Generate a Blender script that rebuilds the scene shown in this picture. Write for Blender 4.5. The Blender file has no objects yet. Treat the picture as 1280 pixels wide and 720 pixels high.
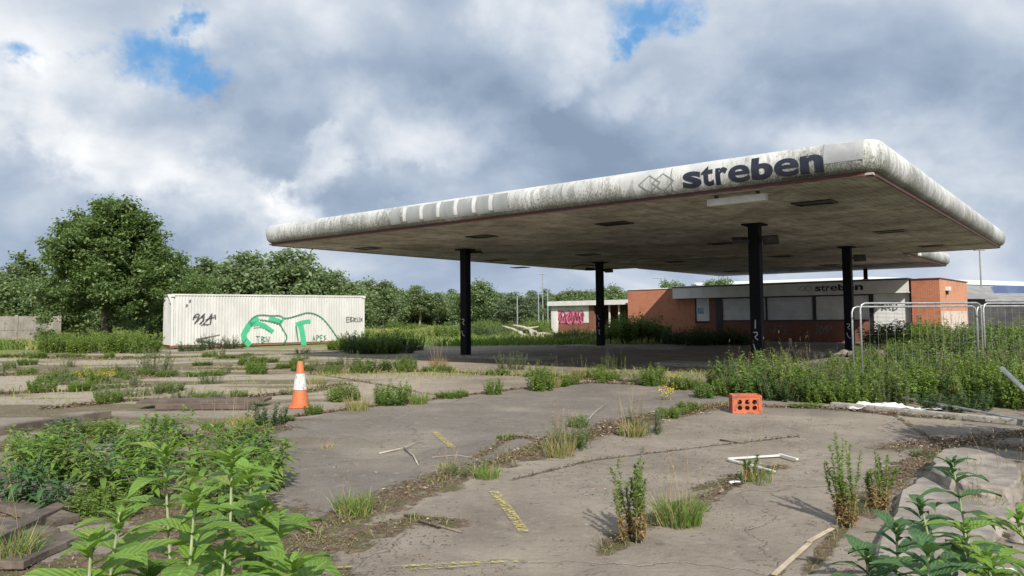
import bpy, bmesh, math, random
import numpy as np
from mathutils import Vector, Matrix

# ------------------------------------------------------------------ camera, sky, sun, exposure
sc = bpy.context.scene
C = sc.collection
CAM_H, FPX, PITCH, ROLL, CY = 1.65, 928.27, math.radians(3.339), math.radians(0.5215), 341.99
cam_d = bpy.data.cameras.new("camera"); cam = bpy.data.objects.new("camera", cam_d); C.objects.link(cam)
cam_d.sensor_width = 36.0; cam_d.lens = 36.0 * FPX / 1280.0
cam_d.shift_y = -(360.0 - CY) / 1280.0
cam_d.clip_start = 0.05; cam_d.clip_end = 6000
cam.matrix_world = Matrix.Translation((0, 0, CAM_H)) @ Matrix.Rotation(math.pi / 2 + PITCH, 4, 'X') @ Matrix.Rotation(-ROLL, 4, 'Z')
sc.camera = cam

SUN_ELEV = math.radians(36.0)
SUN_H = Vector((0.215, -0.977, 0)).normalized()          # horizontal direction towards the sun
sund = bpy.data.lights.new("sun", 'SUN'); sund.energy = 5.0; sund.angle = math.radians(0.55); sund.color = (1.0, 0.94, 0.85)
sun = bpy.data.objects.new("sun", sund); C.objects.link(sun)
to_sun = SUN_H * math.cos(SUN_ELEV) + Vector((0, 0, math.sin(SUN_ELEV)))
sun.rotation_euler = (-to_sun).to_track_quat('-Z', 'Y').to_euler()
sc.view_settings.view_transform = 'Standard'; sc.view_settings.look = 'None'
sc.view_settings.exposure = 0.26; sc.view_settings.gamma = 1.0; sc.view_settings.use_curve_mapping = False
sc.render.engine = 'CYCLES'
sc.cycles.max_bounces = 6; sc.cycles.transparent_max_bounces = 8

def px_dir(px, py):
    """direction (world) of the ray through a pixel of the 1280x720 photograph; used only to survey where things stand"""
    x, y = px - 640.0, py - CY
    cr, sr = math.cos(ROLL), math.sin(ROLL)
    xr, yr = x * cr - y * sr, x * sr + y * cr
    u = -yr / FPX
    c, s = math.cos(PITCH), math.sin(PITCH)
    return Vector((xr / FPX, c - u * s, s + u * c))
def G(px, py, z=0.0):
    d = px_dir(px, py); t = (z - CAM_H) / d.z
    return Vector((d.x * t, d.y * t, z))
def at(px, py, Y):
    d = px_dir(px, py); t = Y / d.y
    return Vector((d.x * t, Y, CAM_H + d.z * t))
def onplane(px, py, P0, dr):
    """hit of pixel ray with vertical plane through P0 along dr: returns (s, z)"""
    d = px_dir(px, py)
    # P0 + dr*s = d*t
    det = dr[0] * (-d.y) - (-d.x) * dr[1]
    s = (-(P0[0]) * (-d.y) - (-d.x) * (-(P0[1]))) / det
    X = P0[0] + dr[0] * s; Y = P0[1] + dr[1] * s
    t = Y / d.y
    return s, CAM_H + d.z * t

# ---- sky
W = bpy.data.worlds.new("World"); sc.world = W; W.use_nodes = True
nt = W.node_tree; nt.nodes.clear()
class NB:
    def __init__(s, t): s.t = t
    def n(s, typ, **k):
        o = s.t.nodes.new(typ)
        for a, b in k.items():
            if a == 'inp':
                for i, v in b.items():
                    if hasattr(v, 'is_output') or isinstance(v, bpy.types.NodeSocket): s.t.links.new(v, o.inputs[i])
                    else: o.inputs[i].default_value = v
            else: setattr(o, a, b)
        return o
    def math(s, op, a, b=0.0, clamp=False):
        o = s.n('ShaderNodeMath', operation=op, use_clamp=clamp, inp={0: a, 1: b}); return o.outputs[0]
    def vmath(s, op, a, b=(0, 0, 0), out=0):
        o = s.n('ShaderNodeVectorMath', operation=op, inp={0: a, 1: b}); return o.outputs[out]
    def noise(s, vec, scale, detail=4, rough=0.5, dist=0.0, out='Fac'):
        o = s.n('ShaderNodeTexNoise', inp={'Vector': vec, 'Scale': scale, 'Detail': detail, 'Roughness': rough, 'Distortion': dist}); return o.outputs[out]
    def ramp(s, fac, stops, interp='LINEAR'):
        o = s.n('ShaderNodeValToRGB', inp={0: fac}); cr = o.color_ramp; cr.interpolation = interp
        while len(cr.elements) < len(stops): cr.elements.new(0.5)
        for e, (p, c) in zip(cr.elements, stops):
            e.position = p; e.color = (c[0], c[1], c[2], 1) if hasattr(c, '__len__') else (c, c, c, 1)
        return o.outputs[0]
    def mix(s, fac, a, b, mode='MIX'):
        o = s.n('ShaderNodeMix', data_type='RGBA', blend_type=mode)
        for i, v in ((0, fac), (6, a), (7, b)):
            if isinstance(v, bpy.types.NodeSocket): s.t.links.new(v, o.inputs[i])
            elif i == 0: o.inputs[0].default_value = v
            else: o.inputs[i].default_value = (v[0], v[1], v[2], 1)
        return o.outputs[2]
    def sstep(s, v, a, b):
        o = s.n('ShaderNodeMapRange', interpolation_type='SMOOTHSTEP', inp={0: v, 1: a, 2: b, 3: 0.0, 4: 1.0}); return o.outputs[0]
b = NB(nt)
sky = b.n('ShaderNodeTexSky', sky_type='NISHITA', sun_disc=False)
sky.sun_elevation = SUN_ELEV; sky.sun_rotation = math.atan2(SUN_H.x, SUN_H.y); sky.air_density = 1.0; sky.dust_density = 0.6
tc = b.n('ShaderNodeTexCoord').outputs['Generated']
dirv = b.vmath('NORMALIZE', tc)
sep = b.n('ShaderNodeSeparateXYZ', inp={0: dirv})
zc = b.math('ADD', b.math('MAXIMUM', sep.outputs[2], 0.0), 0.50)
proj = b.n('ShaderNodeCombineXYZ', inp={0: b.math('DIVIDE', sep.outputs[0], zc), 1: b.math('DIVIDE', sep.outputs[1], zc), 2: 0.0}).outputs[0]
p1 = b.vmath('ADD', proj, (3.1, 7.45, 0))
big = b.noise(p1, 1.5, 3, 0.5, 0.3)
fine = b.noise(p1, 3.3, 8, 0.50, 0.25)
shift = b.noise(b.vmath('ADD', p1, (0.02, -0.07, 0.0)), 3.3, 8, 0.50, 0.25)
dens = b.math('ADD', b.math('MULTIPLY', big, 0.55), b.math('MULTIPLY', fine, 0.45))
relief = b.math('MULTIPLY', b.math('SUBTRACT', fine, shift), .65)
wc = b.noise(dirv, 7.0, 9, 0.62, 0.0, out='Color')
wdir = b.vmath('ADD', dirv, b.vmath('MULTIPLY', b.vmath('SUBTRACT', wc, (0.5, 0.5, 0.5)), (0.22, 0.22, 0.22)))
def hill(px, py, r, amt, soft=0.35):
    """a broad bank of cloud (or gap) round one direction of the sky"""
    d = px_dir(px, py).normalized()
    v = b.vmath('MULTIPLY', b.vmath('SUBTRACT', wdir, tuple(d)), (1.0, 1.0, 1.6))
    return b.math('MULTIPLY', b.sstep(b.vmath('LENGTH', v, out=1), r, r * soft), amt)
bank = None
for args in [(60, 285, .20, -.16), (210, 275, .12, -.14), (350, 190, .10, -.10), (480, 75, .24, -.07), (700, 200, .22, -.14), (900, 85, .30, -.12), (640, 290, .30, -.10), (1260, 140, .16, -.16), (560, 100, .14, -.05), (1060, 40, .2, -.05), (230, 150, .12, -.04),
             (395, 200, .055, .22), (372, 250, .07, .24), (340, 262, .08, .12), (480, 155, .12, .12), (590, 185, .10, .13), (570, 135, .08, .06), (130, 165, .17, .16), (30, 140, .10, .12), (230, 240, .10, .10), (690, 108, .05, .14), (800, 130, .08, .14), (1090, 130, .20, .13), (300, 90, .08, -.10), (420, 120, .10, -.10), (1000, 100, .12, -.10), (110, 225, .08, -.08), (650, 170, .07, -.08), (740, 60, .09, .08), (1150, 70, .10, -.08), (480, 230, .08, -.10),
             (1180, 190, .14, .08), (60, 65, .14, .08), (700, 25, .16, .07), (330, 25, .16, .09), (880, 20, .10, .05), (640, 60, .1, .05), (960, 160, .12, .08)]:
    h = hill(*args); bank = h if bank is None else b.math('ADD', bank, h)
val = b.math('ADD', b.math('ADD', b.math('MULTIPLY', b.math('SUBTRACT', dens, 0.5), 1.15), 0.52), b.math('ADD', bank, relief))
cloud = b.ramp(val, [(0.14, (2.0, 2.65, 3.65)), (0.32, (2.8, 3.5, 4.55)), (0.47, (3.75, 4.4, 5.35)), (0.60, (5.0, 5.5, 6.2)), (0.74, (6.6, 6.85, 7.2)), (0.88, (8.0, 8.1, 8.2))])
gap = None
for (px, py, r) in [(808, 8, .055), (824, 14, .035), (796, 38, .03), (205, 60, .048), (262, 92, .036), (120, 48, .028), (8, 66, .035), (245, 22, .025), (235, 70, .04)]:
    d = px_dir(px, py).normalized()
    v = b.vmath('MULTIPLY', b.vmath('SUBTRACT', wdir, tuple(d)), (1.0, 1.0, 1.5))
    s = b.math('SUBTRACT', 1.0, b.math('DIVIDE', b.vmath('LENGTH', v, out=1), r * 1.35))
    gap = s if gap is None else b.math('MAXIMUM', gap, s)
gapm = b.sstep(gap, 0.05, 0.85)
blue = b.mix(0.88, sky.outputs[0], (0.85, 2.9, 5.9))
col = b.mix(b.math('MULTIPLY', gapm, 0.92), cloud, blue)
hz = b.sstep(sep.outputs[2], 0.10, 0.0)
col = b.mix(b.math('MULTIPLY', hz, 0.55), col, (4.3, 4.9, 6.1))
bg = b.n('ShaderNodeBackground', inp={'Color': col, 'Strength': 0.106})
out = b.n('ShaderNodeOutputWorld'); nt.links.new(bg.outputs[0], out.inputs[0])

# ------------------------------------------------------------------ materials
def new_mat(name):
    m = bpy.data.materials.new(name); m.use_nodes = True; t = m.node_tree; t.nodes.clear()
    nb = NB(t); o = nb.n('ShaderNodeOutputMaterial'); p = nb.n('ShaderNodeBsdfPrincipled')
    t.links.new(p.outputs[0], o.inputs[0]); return m, nb, p, o
def setc(nb, p, name, v):
    if isinstance(v, bpy.types.NodeSocket): nb.t.links.new(v, p.inputs[name])
    elif hasattr(v, '__len__'): p.inputs[name].default_value = (v[0], v[1], v[2], 1)
    else: p.inputs[name].default_value = v
def bump(nb, p, h, strength=0.4, dist=0.02):
    o = nb.n('ShaderNodeBump', inp={'Height': h, 'Strength': strength, 'Distance': dist}); nb.t.links.new(o.outputs[0], p.inputs['Normal'])
def obco(nb): return nb.n('ShaderNodeTexCoord').outputs['Object']
def worn(name, c1, c2, scale=3.0, rough=0.7, stretch=(1, 1, 1), lo=.38, hi=.65, metal=0.0, bs=0.2, dirt=None, dl=.55):
    m, nb, p, o = new_mat(name); v = nb.vmath('MULTIPLY', obco(nb), stretch)
    n = nb.noise(v, scale, 8, 0.6, 0.2)
    c = nb.mix(nb.sstep(n, lo, hi), c1, c2)
    if dirt:
        n2 = nb.noise(nb.vmath('ADD', v, (9, 4, 2)), scale * 2.7, 8, 0.68, 0.4)
        c = nb.mix(nb.sstep(n2, dl, dl + .13), c, dirt)
    setc(nb, p, 'Base Color', c); setc(nb, p, 'Roughness', rough); setc(nb, p, 'Metallic', metal)
    bump(nb, p, nb.noise(v, scale * 9, 5, 0.6), bs, 0.01)
    return m
def leaf_mat(name, c1, c2, c3=None, trans=0.35, rough=0.5, big=0.6, veins=False):
    m, nb, p, o = new_mat(name)
    r = nb.n('ShaderNodeNewGeometry').outputs['Random Per Island']
    c = nb.mix(r, c1, c2)
    if c3: c = nb.mix(nb.sstep(r, 0.86, 0.95), c, c3)
    n = nb.noise(nb.n('ShaderNodeNewGeometry').outputs['Position'], big, 3, 0.5)
    c = nb.mix(nb.math('MULTIPLY', nb.sstep(n, 0.35, 0.7), 0.55), c, tuple(x * 1.7 for x in c1), 'MIX')
    orr = nb.n('ShaderNodeObjectInfo').outputs['Random']
    c = nb.mix(nb.math('MULTIPLY', orr, 0.25), c, tuple(x * .6 for x in c2))
    if veins:
        rb = nb.n('ShaderNodeAttribute', attribute_name='rib').outputs['Fac']; al = nb.n('ShaderNodeAttribute', attribute_name='along').outputs['Fac']
        mid_ = nb.sstep(rb, .88, .97); vv = nb.math('SINE', nb.math('ADD', nb.math('MULTIPLY', al, 62.0), nb.math('MULTIPLY', rb, 13.0))); vein = nb.math('MULTIPLY', nb.sstep(vv, .75, .98), .35)
        c = nb.mix(nb.math('MAXIMUM', nb.math('MULTIPLY', mid_, .6), vein), c, tuple(min(1, x * 1.5 + .04) for x in c2))
        c = nb.mix(nb.math('MULTIPLY', nb.sstep(nb.noise(nb.n('ShaderNodeNewGeometry').outputs['Position'], 38, 5, .6), .55, .72), .35), c, tuple(x * .5 for x in c1))
        bump(nb, p, vv, .35, .004)
    setc(nb, p, 'Base Color', c); setc(nb, p, 'Roughness', rough); p.inputs['Specular IOR Level'].default_value = 0.35
    tr = nb.n('ShaderNodeBsdfTranslucent'); nb.t.links.new(nb.mix(0.5, c, (c2[0] * 1.6, c2[1] * 1.5, c2[2] * .6)), tr.inputs[0])
    mx = nb.n('ShaderNodeMixShader', inp={0: trans}); nb.t.links.new(p.outputs[0], mx.inputs[1]); nb.t.links.new(tr.outputs[0], mx.inputs[2])
    nb.t.links.new(mx.outputs[0], o.inputs[0]); return m

M = {}
M['leaf_big'] = leaf_mat('leaf_big_tree', (.075, .135, .045), (.165, .24, .08), (.30, .35, .18))
M['leaf_far'] = leaf_mat('leaf_far', (.13, .195, .09), (.20, .27, .13), (.28, .31, .17), big=0.25)  # paler than the near leaves: distance haze is mixed into the colour
M['leaf_far2'] = leaf_mat('leaf_far_pale', (.12, .17, .10), (.17, .22, .13), (.2, .24, .15), big=0.25)
M['leaf_nettle'] = leaf_mat('leaf_nettle', (.11, .19, .035), (.215, .32, .07), (.34, .36, .16), big=1.1)
M['leaf_bush2'] = leaf_mat('leaf_bush_broad', (.07, .14, .035), (.14, .23, .06), (.35, .33, .16), big=1.1)
M['leaf_dark'] = leaf_mat('leaf_dark', (.045, .09, .035), (.08, .135, .05), big=1.0)
M['leaf_grey'] = leaf_mat('leaf_greygreen', (.11, .16, .07), (.17, .22, .10), (.25, .24, .14))
M['leaf_bud'] = leaf_mat('leaf_buddleia', (.10, .19, .035), (.20, .33, .055), (.34, .35, .10), trans=0.36, rough=0.45, big=3, veins=True)
M['leaf_bud_dark'] = leaf_mat('leaf_buddleia_dark', (.05, .115, .045), (.085, .165, .055), trans=0.3, rough=0.42, big=3, veins=True)
M['grass'] = leaf_mat('grass_green', (.10, .18, .035), (.18, .27, .06), (.25, .22, .10))
M['grass_pale'] = leaf_mat('grass_pale', (.20, .24, .07), (.30, .29, .11), (.38, .31, .16))
M['grass_dry'] = leaf_mat('grass_dry', (.26, .20, .12), (.36, .28, .17), (.20, .09, .05), trans=.15)
M['dry_leaf'] = leaf_mat('dry_leaf', (.22, .14, .06), (.33, .26, .12), (.20, .10, .05), trans=.15)
M['flower'] = leaf_mat('yellow_flower', (.55, .40, .02), (.7, .55, .05), trans=.2)
M['litter'] = leaf_mat('leaf_litter', (.08, .05, .032), (.26, .18, .12), (.46, .38, .29), trans=.0, rough=.8)
M['stem'] = worn('green_stem', (.14, .16, .07), (.22, .20, .12), 9, .7)
M['stem_pale'] = worn('pale_stem', (.20, .26, .11), (.34, .36, .22), 9, .7)
M['bark'] = worn('bark', (.10, .08, .06), (.20, .17, .13), 5, .9, (1, 1, .25), bs=.6)
M['bark_pale'] = worn('pale_bark', (.30, .28, .23), (.42, .39, .33), 5, .9, (1, 1, .25), bs=.6)

# ------------------------------------------------------------------ helpers
def tag(o, label=None, cat=None, group=None, kind=None):
    if label: o['label'] = label
    if cat: o['category'] = cat
    if group: o['group'] = group
    if kind: o['kind'] = kind
    return o
def empty(name, loc=(0, 0, 0), rz=0.0, label=None, cat=None, group=None):
    o = bpy.data.objects.new(name, None); C.objects.link(o); o.location = loc; o.rotation_euler = (0, 0, rz); o.empty_display_size = .1
    return tag(o, label, cat, group)
def link(name, me, parent=None):
    o = bpy.data.objects.new(name, me); C.objects.link(o)
    if parent: o.parent = parent
    return o
def npmesh(name, V, F, mat, parent=None, smooth=False):
    V = np.asarray(V, np.float32); F = np.asarray(F, np.int32)
    me = bpy.data.meshes.new(name); k = F.shape[1]
    me.vertices.add(len(V)); me.vertices.foreach_set('co', V.ravel())
    me.loops.add(F.size); me.loops.foreach_set('vertex_index', F.ravel())
    me.polygons.add(len(F)); me.polygons.foreach_set('loop_start', np.arange(len(F), dtype=np.int32) * k)
    me.polygons.foreach_set('loop_total', np.full(len(F), k, np.int32))
    if smooth: me.polygons.foreach_set('use_smooth', np.ones(len(F), bool))
    me.update(calc_edges=True); me.validate()
    me.materials.append(mat)
    return link(name, me, parent)
class MB:
    """collects shapes for one mesh"""
    def __init__(s): s.v = []; s.f = []
    def add(s, vs, fs):
        k = len(s.v); s.v += [tuple(v) for v in vs]; s.f += [tuple(i + k for i in f) for f in fs]; return s
    def box(s, c, size, ax=(1, 0), tilt=None):
        """box centred at c, ax = horizontal direction of its x side"""
        a = Vector((ax[0], ax[1], 0)).normalized(); p = Vector((-a.y, a.x, 0)); z = Vector((0, 0, 1)); c = Vector(c)
        hx, hy, hz = size[0] / 2, size[1] / 2, size[2] / 2
        vs = [c + a * i * hx + p * j * hy + z * k * hz for k in (-1, 1) for j in (-1, 1) for i in (-1, 1)]
        return s.add(vs, [(0, 2, 3, 1), (4, 5, 7, 6), (0, 1, 5, 4), (2, 6, 7, 3), (0, 4, 6, 2), (1, 3, 7, 5)])
    def tube(s, pts, r, n=8, cap=True):
        pts = [Vector(p) for p in pts]; rs = r if hasattr(r, '__len__') else [r] * len(pts); k = len(s.v); rings = []
        for i, p in enumerate(pts):
            d = (pts[min(i + 1, len(pts) - 1)] - pts[max(i - 1, 0)]).normalized()
            a = d.orthogonal().normalized() if i == 0 else (a - d * a.dot(d)).normalized()
            bb = d.cross(a)
            for j in range(n):
                t = 2 * math.pi * j / n; s.v.append(tuple(p + (a * math.cos(t) + bb * math.sin(t)) * rs[i]))
        for i in range(len(pts) - 1):
            for j in range(n):
                s.f.append((k + i * n + j, k + i * n + (j + 1) % n, k + (i + 1) * n + (j + 1) % n, k + (i + 1) * n + j))
        if cap:
            s.f.append(tuple(k + j for j in range(n))[::-1]); s.f.append(tuple(k + (len(pts) - 1) * n + j for j in range(n)))
        return s
    def prism(s, poly, z0, z1, fn=None):
        n = len(poly); vs = [Vector((p[0], p[1], z0)) for p in poly] + [Vector((p[0], p[1], z1)) for p in poly]
        return s.add(vs, [tuple(range(n))[::-1], tuple(range(n, 2 * n))] + [(i, (i + 1) % n, n + (i + 1) % n, n + i) for i in range(n)])
    def build(s, name, mat, parent=None, bevel=0.0, smooth=False, seg=2):
        me = bpy.data.meshes.new(name); me.from_pydata(s.v, [], s.f); me.materials.append(mat)
        bm = bmesh.new(); bm.from_mesh(me)
        bmesh.ops.recalc_face_normals(bm, faces=bm.faces)
        if bevel: 
            es = [e for e in bm.edges if len(e.link_faces) == 2 and e.calc_face_angle(0) > .6]
            bmesh.ops.bevel(bm, geom=es, offset=bevel, segments=seg, affect='EDGES', profile=.6)
        bm.to_mesh(me); bm.free()
        if smooth:
            for p in me.polygons: p.use_smooth = True
        return link(name, me, parent)
def copy_tree(o, loc=None, rz=None, scale=None, label=None):
    c = o.copy(); C.objects.link(c)
    for ch in [x for x in bpy.data.objects if x.parent == o]:
        d = ch.copy(); C.objects.link(d); d.parent = c
    if loc is not None: c.location = loc
    if rz is not None: c.rotation_euler = (0, 0, rz)
    if scale is not None: c.scale = scale if hasattr(scale, '__len__') else (scale,) * 3
    if label: c['label'] = label
    return c

# value noise in numpy
def vnoise(x, y, seed=0):
    def h(i, j):
        n = (i.astype(np.int64) * 374761393 + j.astype(np.int64) * 668265263 + seed * 974634777) & 0x7fffffff
        n = ((n ^ (n >> 13)) * 1274126177) & 0x7fffffff
        return ((n ^ (n >> 16)) & 0xffff) / 65535.0
    xi = np.floor(x); yi = np.floor(y); fx = x - xi; fy = y - yi; fx = fx * fx * (3 - 2 * fx); fy = fy * fy * (3 - 2 * fy)
    a = h(xi, yi); b_ = h(xi + 1, yi); c = h(xi, yi + 1); d = h(xi + 1, yi + 1)
    return (a * (1 - fx) + b_ * fx) * (1 - fy) + (c * (1 - fx) + d * fx) * fy
def fbm(x, y, seed=0, o=4):
    s = 0; a = .5; t = 0
    for k in range(o): s = s + a * vnoise(x * 2 ** k, y * 2 ** k, seed + k * 17); t += a; a *= .5
    return s / t

# ------------------------------------------------------------------ ground
def gp(l): return [tuple(G(*p))[:2] for p in l]
# strips of dirt, moss and leaf litter in the joints between the slabs: (points, width in metres)
CR = [
 (gp([(300, 715), (370, 672), (430, 645), (500, 618), (560, 596)]), .34), (gp([(560, 596), (640, 572), (700, 552), (760, 534)]), .36),
 (gp([(760, 534), (820, 521), (890, 508), (925, 506)]), .42),
 (gp([(395, 690), (450, 668), (520, 650), (560, 655)]), .20),
 (gp([(300, 541), (360, 522), (450, 509), (560, 497), (640, 487), (740, 478)]), .16), (gp([(740, 478), (830, 482), (900, 492), (940, 500)]), .22),
 (gp([(395, 468), (440, 466), (540, 464), (640, 469), (720, 473), (850, 480), (940, 488)]), .30),
 (gp([(750, 690), (790, 665), (840, 640), (900, 612), (950, 592), (975, 582)]), .15), (gp([(880, 610), (950, 590)]), .2),
 (gp([(1010, 715), (1045, 668), (1080, 635)]), .06), (gp([(1080, 640), (1110, 605), (1140, 580), (1180, 558), (1240, 545), (1300, 540)]), .26),
 (gp([(1110, 560), (1180, 550), (1280, 560)]), .3), (gp([(950, 507), (1060, 512), (1150, 520), (1290, 531)]), .20),
 (gp([(0, 469), (120, 466), (210, 470)]), .5), (gp([(0, 492), (100, 488), (210, 480)]), .35), (gp([(200, 500), (300, 497), (380, 490), (430, 480)]), .3),
 (gp([(0, 446), (160, 448), (320, 444)]), 1.0), (gp([(60, 510), (160, 500), (300, 500)]), .3), (gp([(250, 460), (330, 462), (420, 455)]), .2),
 (gp([(0, 560), (120, 545), (260, 545), (340, 535)]), .55), (gp([(0, 640), (140, 620), (240, 640), (330, 690)]), .8), (gp([(0, 720), (200, 700), (330, 720)]), .5),
 (gp([(590, 575), (640, 545), (700, 552)]), .1), (gp([(700, 560), (760, 540), (800, 545)]), .2),
 (gp([(640, 600), (740, 575), (900, 556), (1000, 545)]), .03), (gp([(1180, 560), (1120, 520), (1060, 512)]), .04), (gp([(560, 497), (470, 480), (395, 468)]), .04),
]
def seg_dist(X, Y, pl):
    D = np.full(X.shape, 1e9)
    for (x0, y0), (x1, y1) in zip(pl[:-1], pl[1:]):
        dx, dy = x1 - x0, y1 - y0; L = dx * dx + dy * dy + 1e-9
        t = np.clip(((X - x0) * dx + (Y - y0) * dy) / L, 0, 1)
        D = np.minimum(D, np.hypot(X - x0 - t * dx, Y - y0 - t * dy))
    return D
def inpoly(X, Y, pl):
    r = np.zeros(X.shape, bool); n = len(pl)
    for i in range(n):
        x0, y0 = pl[i]; x1, y1 = pl[(i + 1) % n]
        c = ((y0 > Y) != (y1 > Y)) & (X < (x1 - x0) * (Y - y0) / (y1 - y0 + 1e-12) + x0); r ^= c
    return r
ys = list(-np.geomspace(1200, 1, 14)) + list(np.linspace(-.5, 2.6, 10)) + list(np.geomspace(2.8, 62, 900)) + list(np.geomspace(64, 3500, 60))
ts = np.concatenate([-np.geomspace(300, .90, 26), np.linspace(-.87, .87, 560), np.geomspace(.90, 300, 26)])
YY, TT = np.meshgrid(np.array(ys), ts, indexing='ij')
XX = TT * np.maximum(YY, 2.8) * np.where(YY < 2.8, 1, 1)
n1 = fbm(XX * 1.1, YY * 1.1, 3); n2 = fbm(XX * 5.5, YY * 5.5, 9); n3 = fbm(XX * .35, YY * .35, 21); n4 = fbm(XX * 18, YY * 18, 55, 2)
dirt = np.zeros(XX.shape)
for pl, w in CR:
    d = seg_dist(XX, YY, pl) + (n1 - .5) * w * .8 + (n2 - .5) * w * 1.2 + (n4 - .5) * w * .7 
    dirt = np.maximum(dirt, np.clip((w * .62 - d) / (w * .16 + .012) + .5, 0, 1))
# rough yard on the left beyond the cone, rougher still to the rear
leftmask = np.clip((-XX - 2.0 - (YY - 14) * .15) / 2.0, 0, 1) * np.clip((YY - 8) / 3, 0, 1)
dirt = np.maximum(dirt, leftmask * np.clip((fbm(XX * .35, YY * 1.3, 33, 5) - .47) * 9, 0, 1) * .85)
slab_dark = inpoly(XX, YY, gp([(300, 541), (450, 509), (640, 485), (760, 476), (940, 500), (890, 508), (760, 534), (640, 572), (500, 618), (370, 672), (340, 600)])).astype(float)
slab_dark = np.maximum(slab_dark, .75 * inpoly(XX, YY, gp([(960, 503), (1030, 506), (1035, 513), (955, 512)])))
slab_dark = np.maximum(slab_dark, .75 * inpoly(XX, YY, gp([(1015, 512), (1085, 515), (1080, 523), (1005, 519)])))
slab_dark = np.maximum(slab_dark, .6 * inpoly(XX, YY, gp([(1195, 520), (1290, 528), (1290, 540), (1210, 535)])))
pale = np.clip((-XX - 1.2 + (YY - 14) * .05) / 1.5, 0, 1) * np.clip((YY - 13) / 3, 0, 1)
pale = np.maximum(pale, np.clip((fbm(XX * .6 + 7, YY * .6, 40) - .55) * 5, 0, 1) * .5)
field = np.clip((YY - 41 + (n3 - .5) * 8 - np.where(XX > 3, 10, 0)) / 3, 0, 1)
field = np.maximum(field, np.clip((-XX - 24 + (n3 - .5) * 6) / 3, 0, 1) * np.clip((YY - 34) / 4, 0, 1))
kerbz = np.clip((np.minimum(1, 1)), 0, 1)
ZZ = -dirt * .010 + dirt * (n4 - .5) * .02 + (n3 - .5) * .02 * (YY < 60)
ZZ += field * (fbm(XX * .15, YY * .15, 5) - .4) * .5 * np.clip((YY - 45) / 20, 0, 1) * (YY < 400)
nr, nc = XX.shape
V = np.stack([XX, YY, ZZ], -1).reshape(-1, 3)
I = np.arange(nr * nc).reshape(nr, nc); F = np.stack([I[:-1, :-1], I[:-1, 1:], I[1:, 1:], I[1:, :-1]], -1).reshape(-1, 4)
m, nb, p, o_ = new_mat('yard_ground'); M['ground'] = m
co = nb.n('ShaderNodeNewGeometry').outputs['Position']
def attr(nb, n): return nb.n('ShaderNodeAttribute', attribute_name=n).outputs['Fac']
a_d, a_s, a_p, a_f = attr(nb, 'dirt'), attr(nb, 'dark'), attr(nb, 'pale'), attr(nb, 'field')
nA = nb.noise(co, 0.9, 9, .62, .3); nB = nb.noise(co, 14, 8, .68); nC = nb.noise(nb.vmath('MULTIPLY', co, (1.0, 1.0, 1)), 110, 4, .7); nD = nb.noise(co, 3.6, 8, .66, .6)
conc = nb.ramp(nA, [(.3, (.168, .139, .110)), (.5, (.230, .196, .158)), (.7, (.30, .262, .213))])
conc = nb.mix(a_s, conc, nb.ramp(nA, [(.3, (.138, .12, .103)), (.7, (.205, .18, .154))]))
conc = nb.mix(nb.math('MULTIPLY', a_p, .75), conc, nb.ramp(nD, [(.3, (.25, .205, .15)), (.65, (.46, .40, .31))]))
conc = nb.mix(nb.math('MULTIPLY', nb.sstep(nD, .52, .68), .35), conc, (.10, .088, .075))          # stains
nE = nb.noise(co, 42, 6, .75, .2); conc = nb.mix(nb.math('MULTIPLY', nb.sstep(nE, .56, .66), .45), conc, (.085, .075, .065)); conc = nb.mix(nb.math('MULTIPLY', nb.sstep(nE, .44, .34), .35), conc, (.36, .33, .285))
conc = nb.mix(nb.math('MULTIPLY', nb.sstep(nB, .60, .72), .30), conc, (.40, .37, .32))
# brushed drag marks
wv = nb.noise(nb.vmath('MULTIPLY', co, (1.2, 22, 1)), 1.0, 5, .6); conc = nb.mix(nb.math('MULTIPLY', nb.sstep(wv, .5, .68), .22), conc, (.12, .11, .10))
sp9 = nb.noise(co, 8.5, 5, .62, .5); conc = nb.mix(nb.math('MULTIPLY', nb.sstep(sp9, .60, .66), .55), conc, (.07, .06, .05))
sp8 = nb.noise(nb.vmath('ADD', co, (31, 7, 0)), 5.0, 6, .7, .3); conc = nb.mix(nb.math('MULTIPLY', nb.sstep(sp8, .56, .66), .28), conc, (.36, .335, .29))
# hairline cracks
vor = nb.n('ShaderNodeTexVoronoi', feature='DISTANCE_TO_EDGE', inp={'Vector': nb.vmath('ADD', nb.vmath('MULTIPLY', nb.noise(co, .8, 6, .6, out='Color'), (1.6, 1.6, 0)), co), 'Scale': .30}).outputs[0]
crk = nb.math('SUBTRACT', 1.0, nb.sstep(vor, 0.0, .006)); conc = nb.mix(nb.math('MULTIPLY', crk, nb.math('MULTIPLY', nb.sstep(nA, .46, .56), .25)), conc, (.09, .075, .06))
conc = nb.mix(nb.math('MULTIPLY', nb.math('SUBTRACT', nC, .5), .9), conc, (.42, .39, .34))
conc = nb.mix(nb.sstep(nC, .40, .28), conc, (.10, .09, .08))
dirtc = nb.ramp(nB, [(.28, (.05, .036, .024)), (.45, (.125, .088, .058)), (.6, (.21, .16, .11)), (.72, (.30, .25, .18))])
moss = nb.ramp(nC, [(.3, (.06, .075, .02)), (.7, (.14, .14, .05))])
dirtc = nb.mix(nb.math('MULTIPLY', nb.sstep(nD, .46, .56), .7), dirtc, moss)
fld = nb.ramp(nD, [(.3, (.09, .13, .035)), (.5, (.18, .20, .065)), (.7, (.28, .25, .13))])
c = nb.mix(nb.math('MINIMUM', nb.math('ADD', a_d, nb.math('MULTIPLY', nb.math('SUBTRACT', nB, .5), nb.math('MULTIPLY', a_d, 1.2))), 1.0, True), conc, dirtc)
c = nb.mix(a_f, c, fld)
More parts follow.
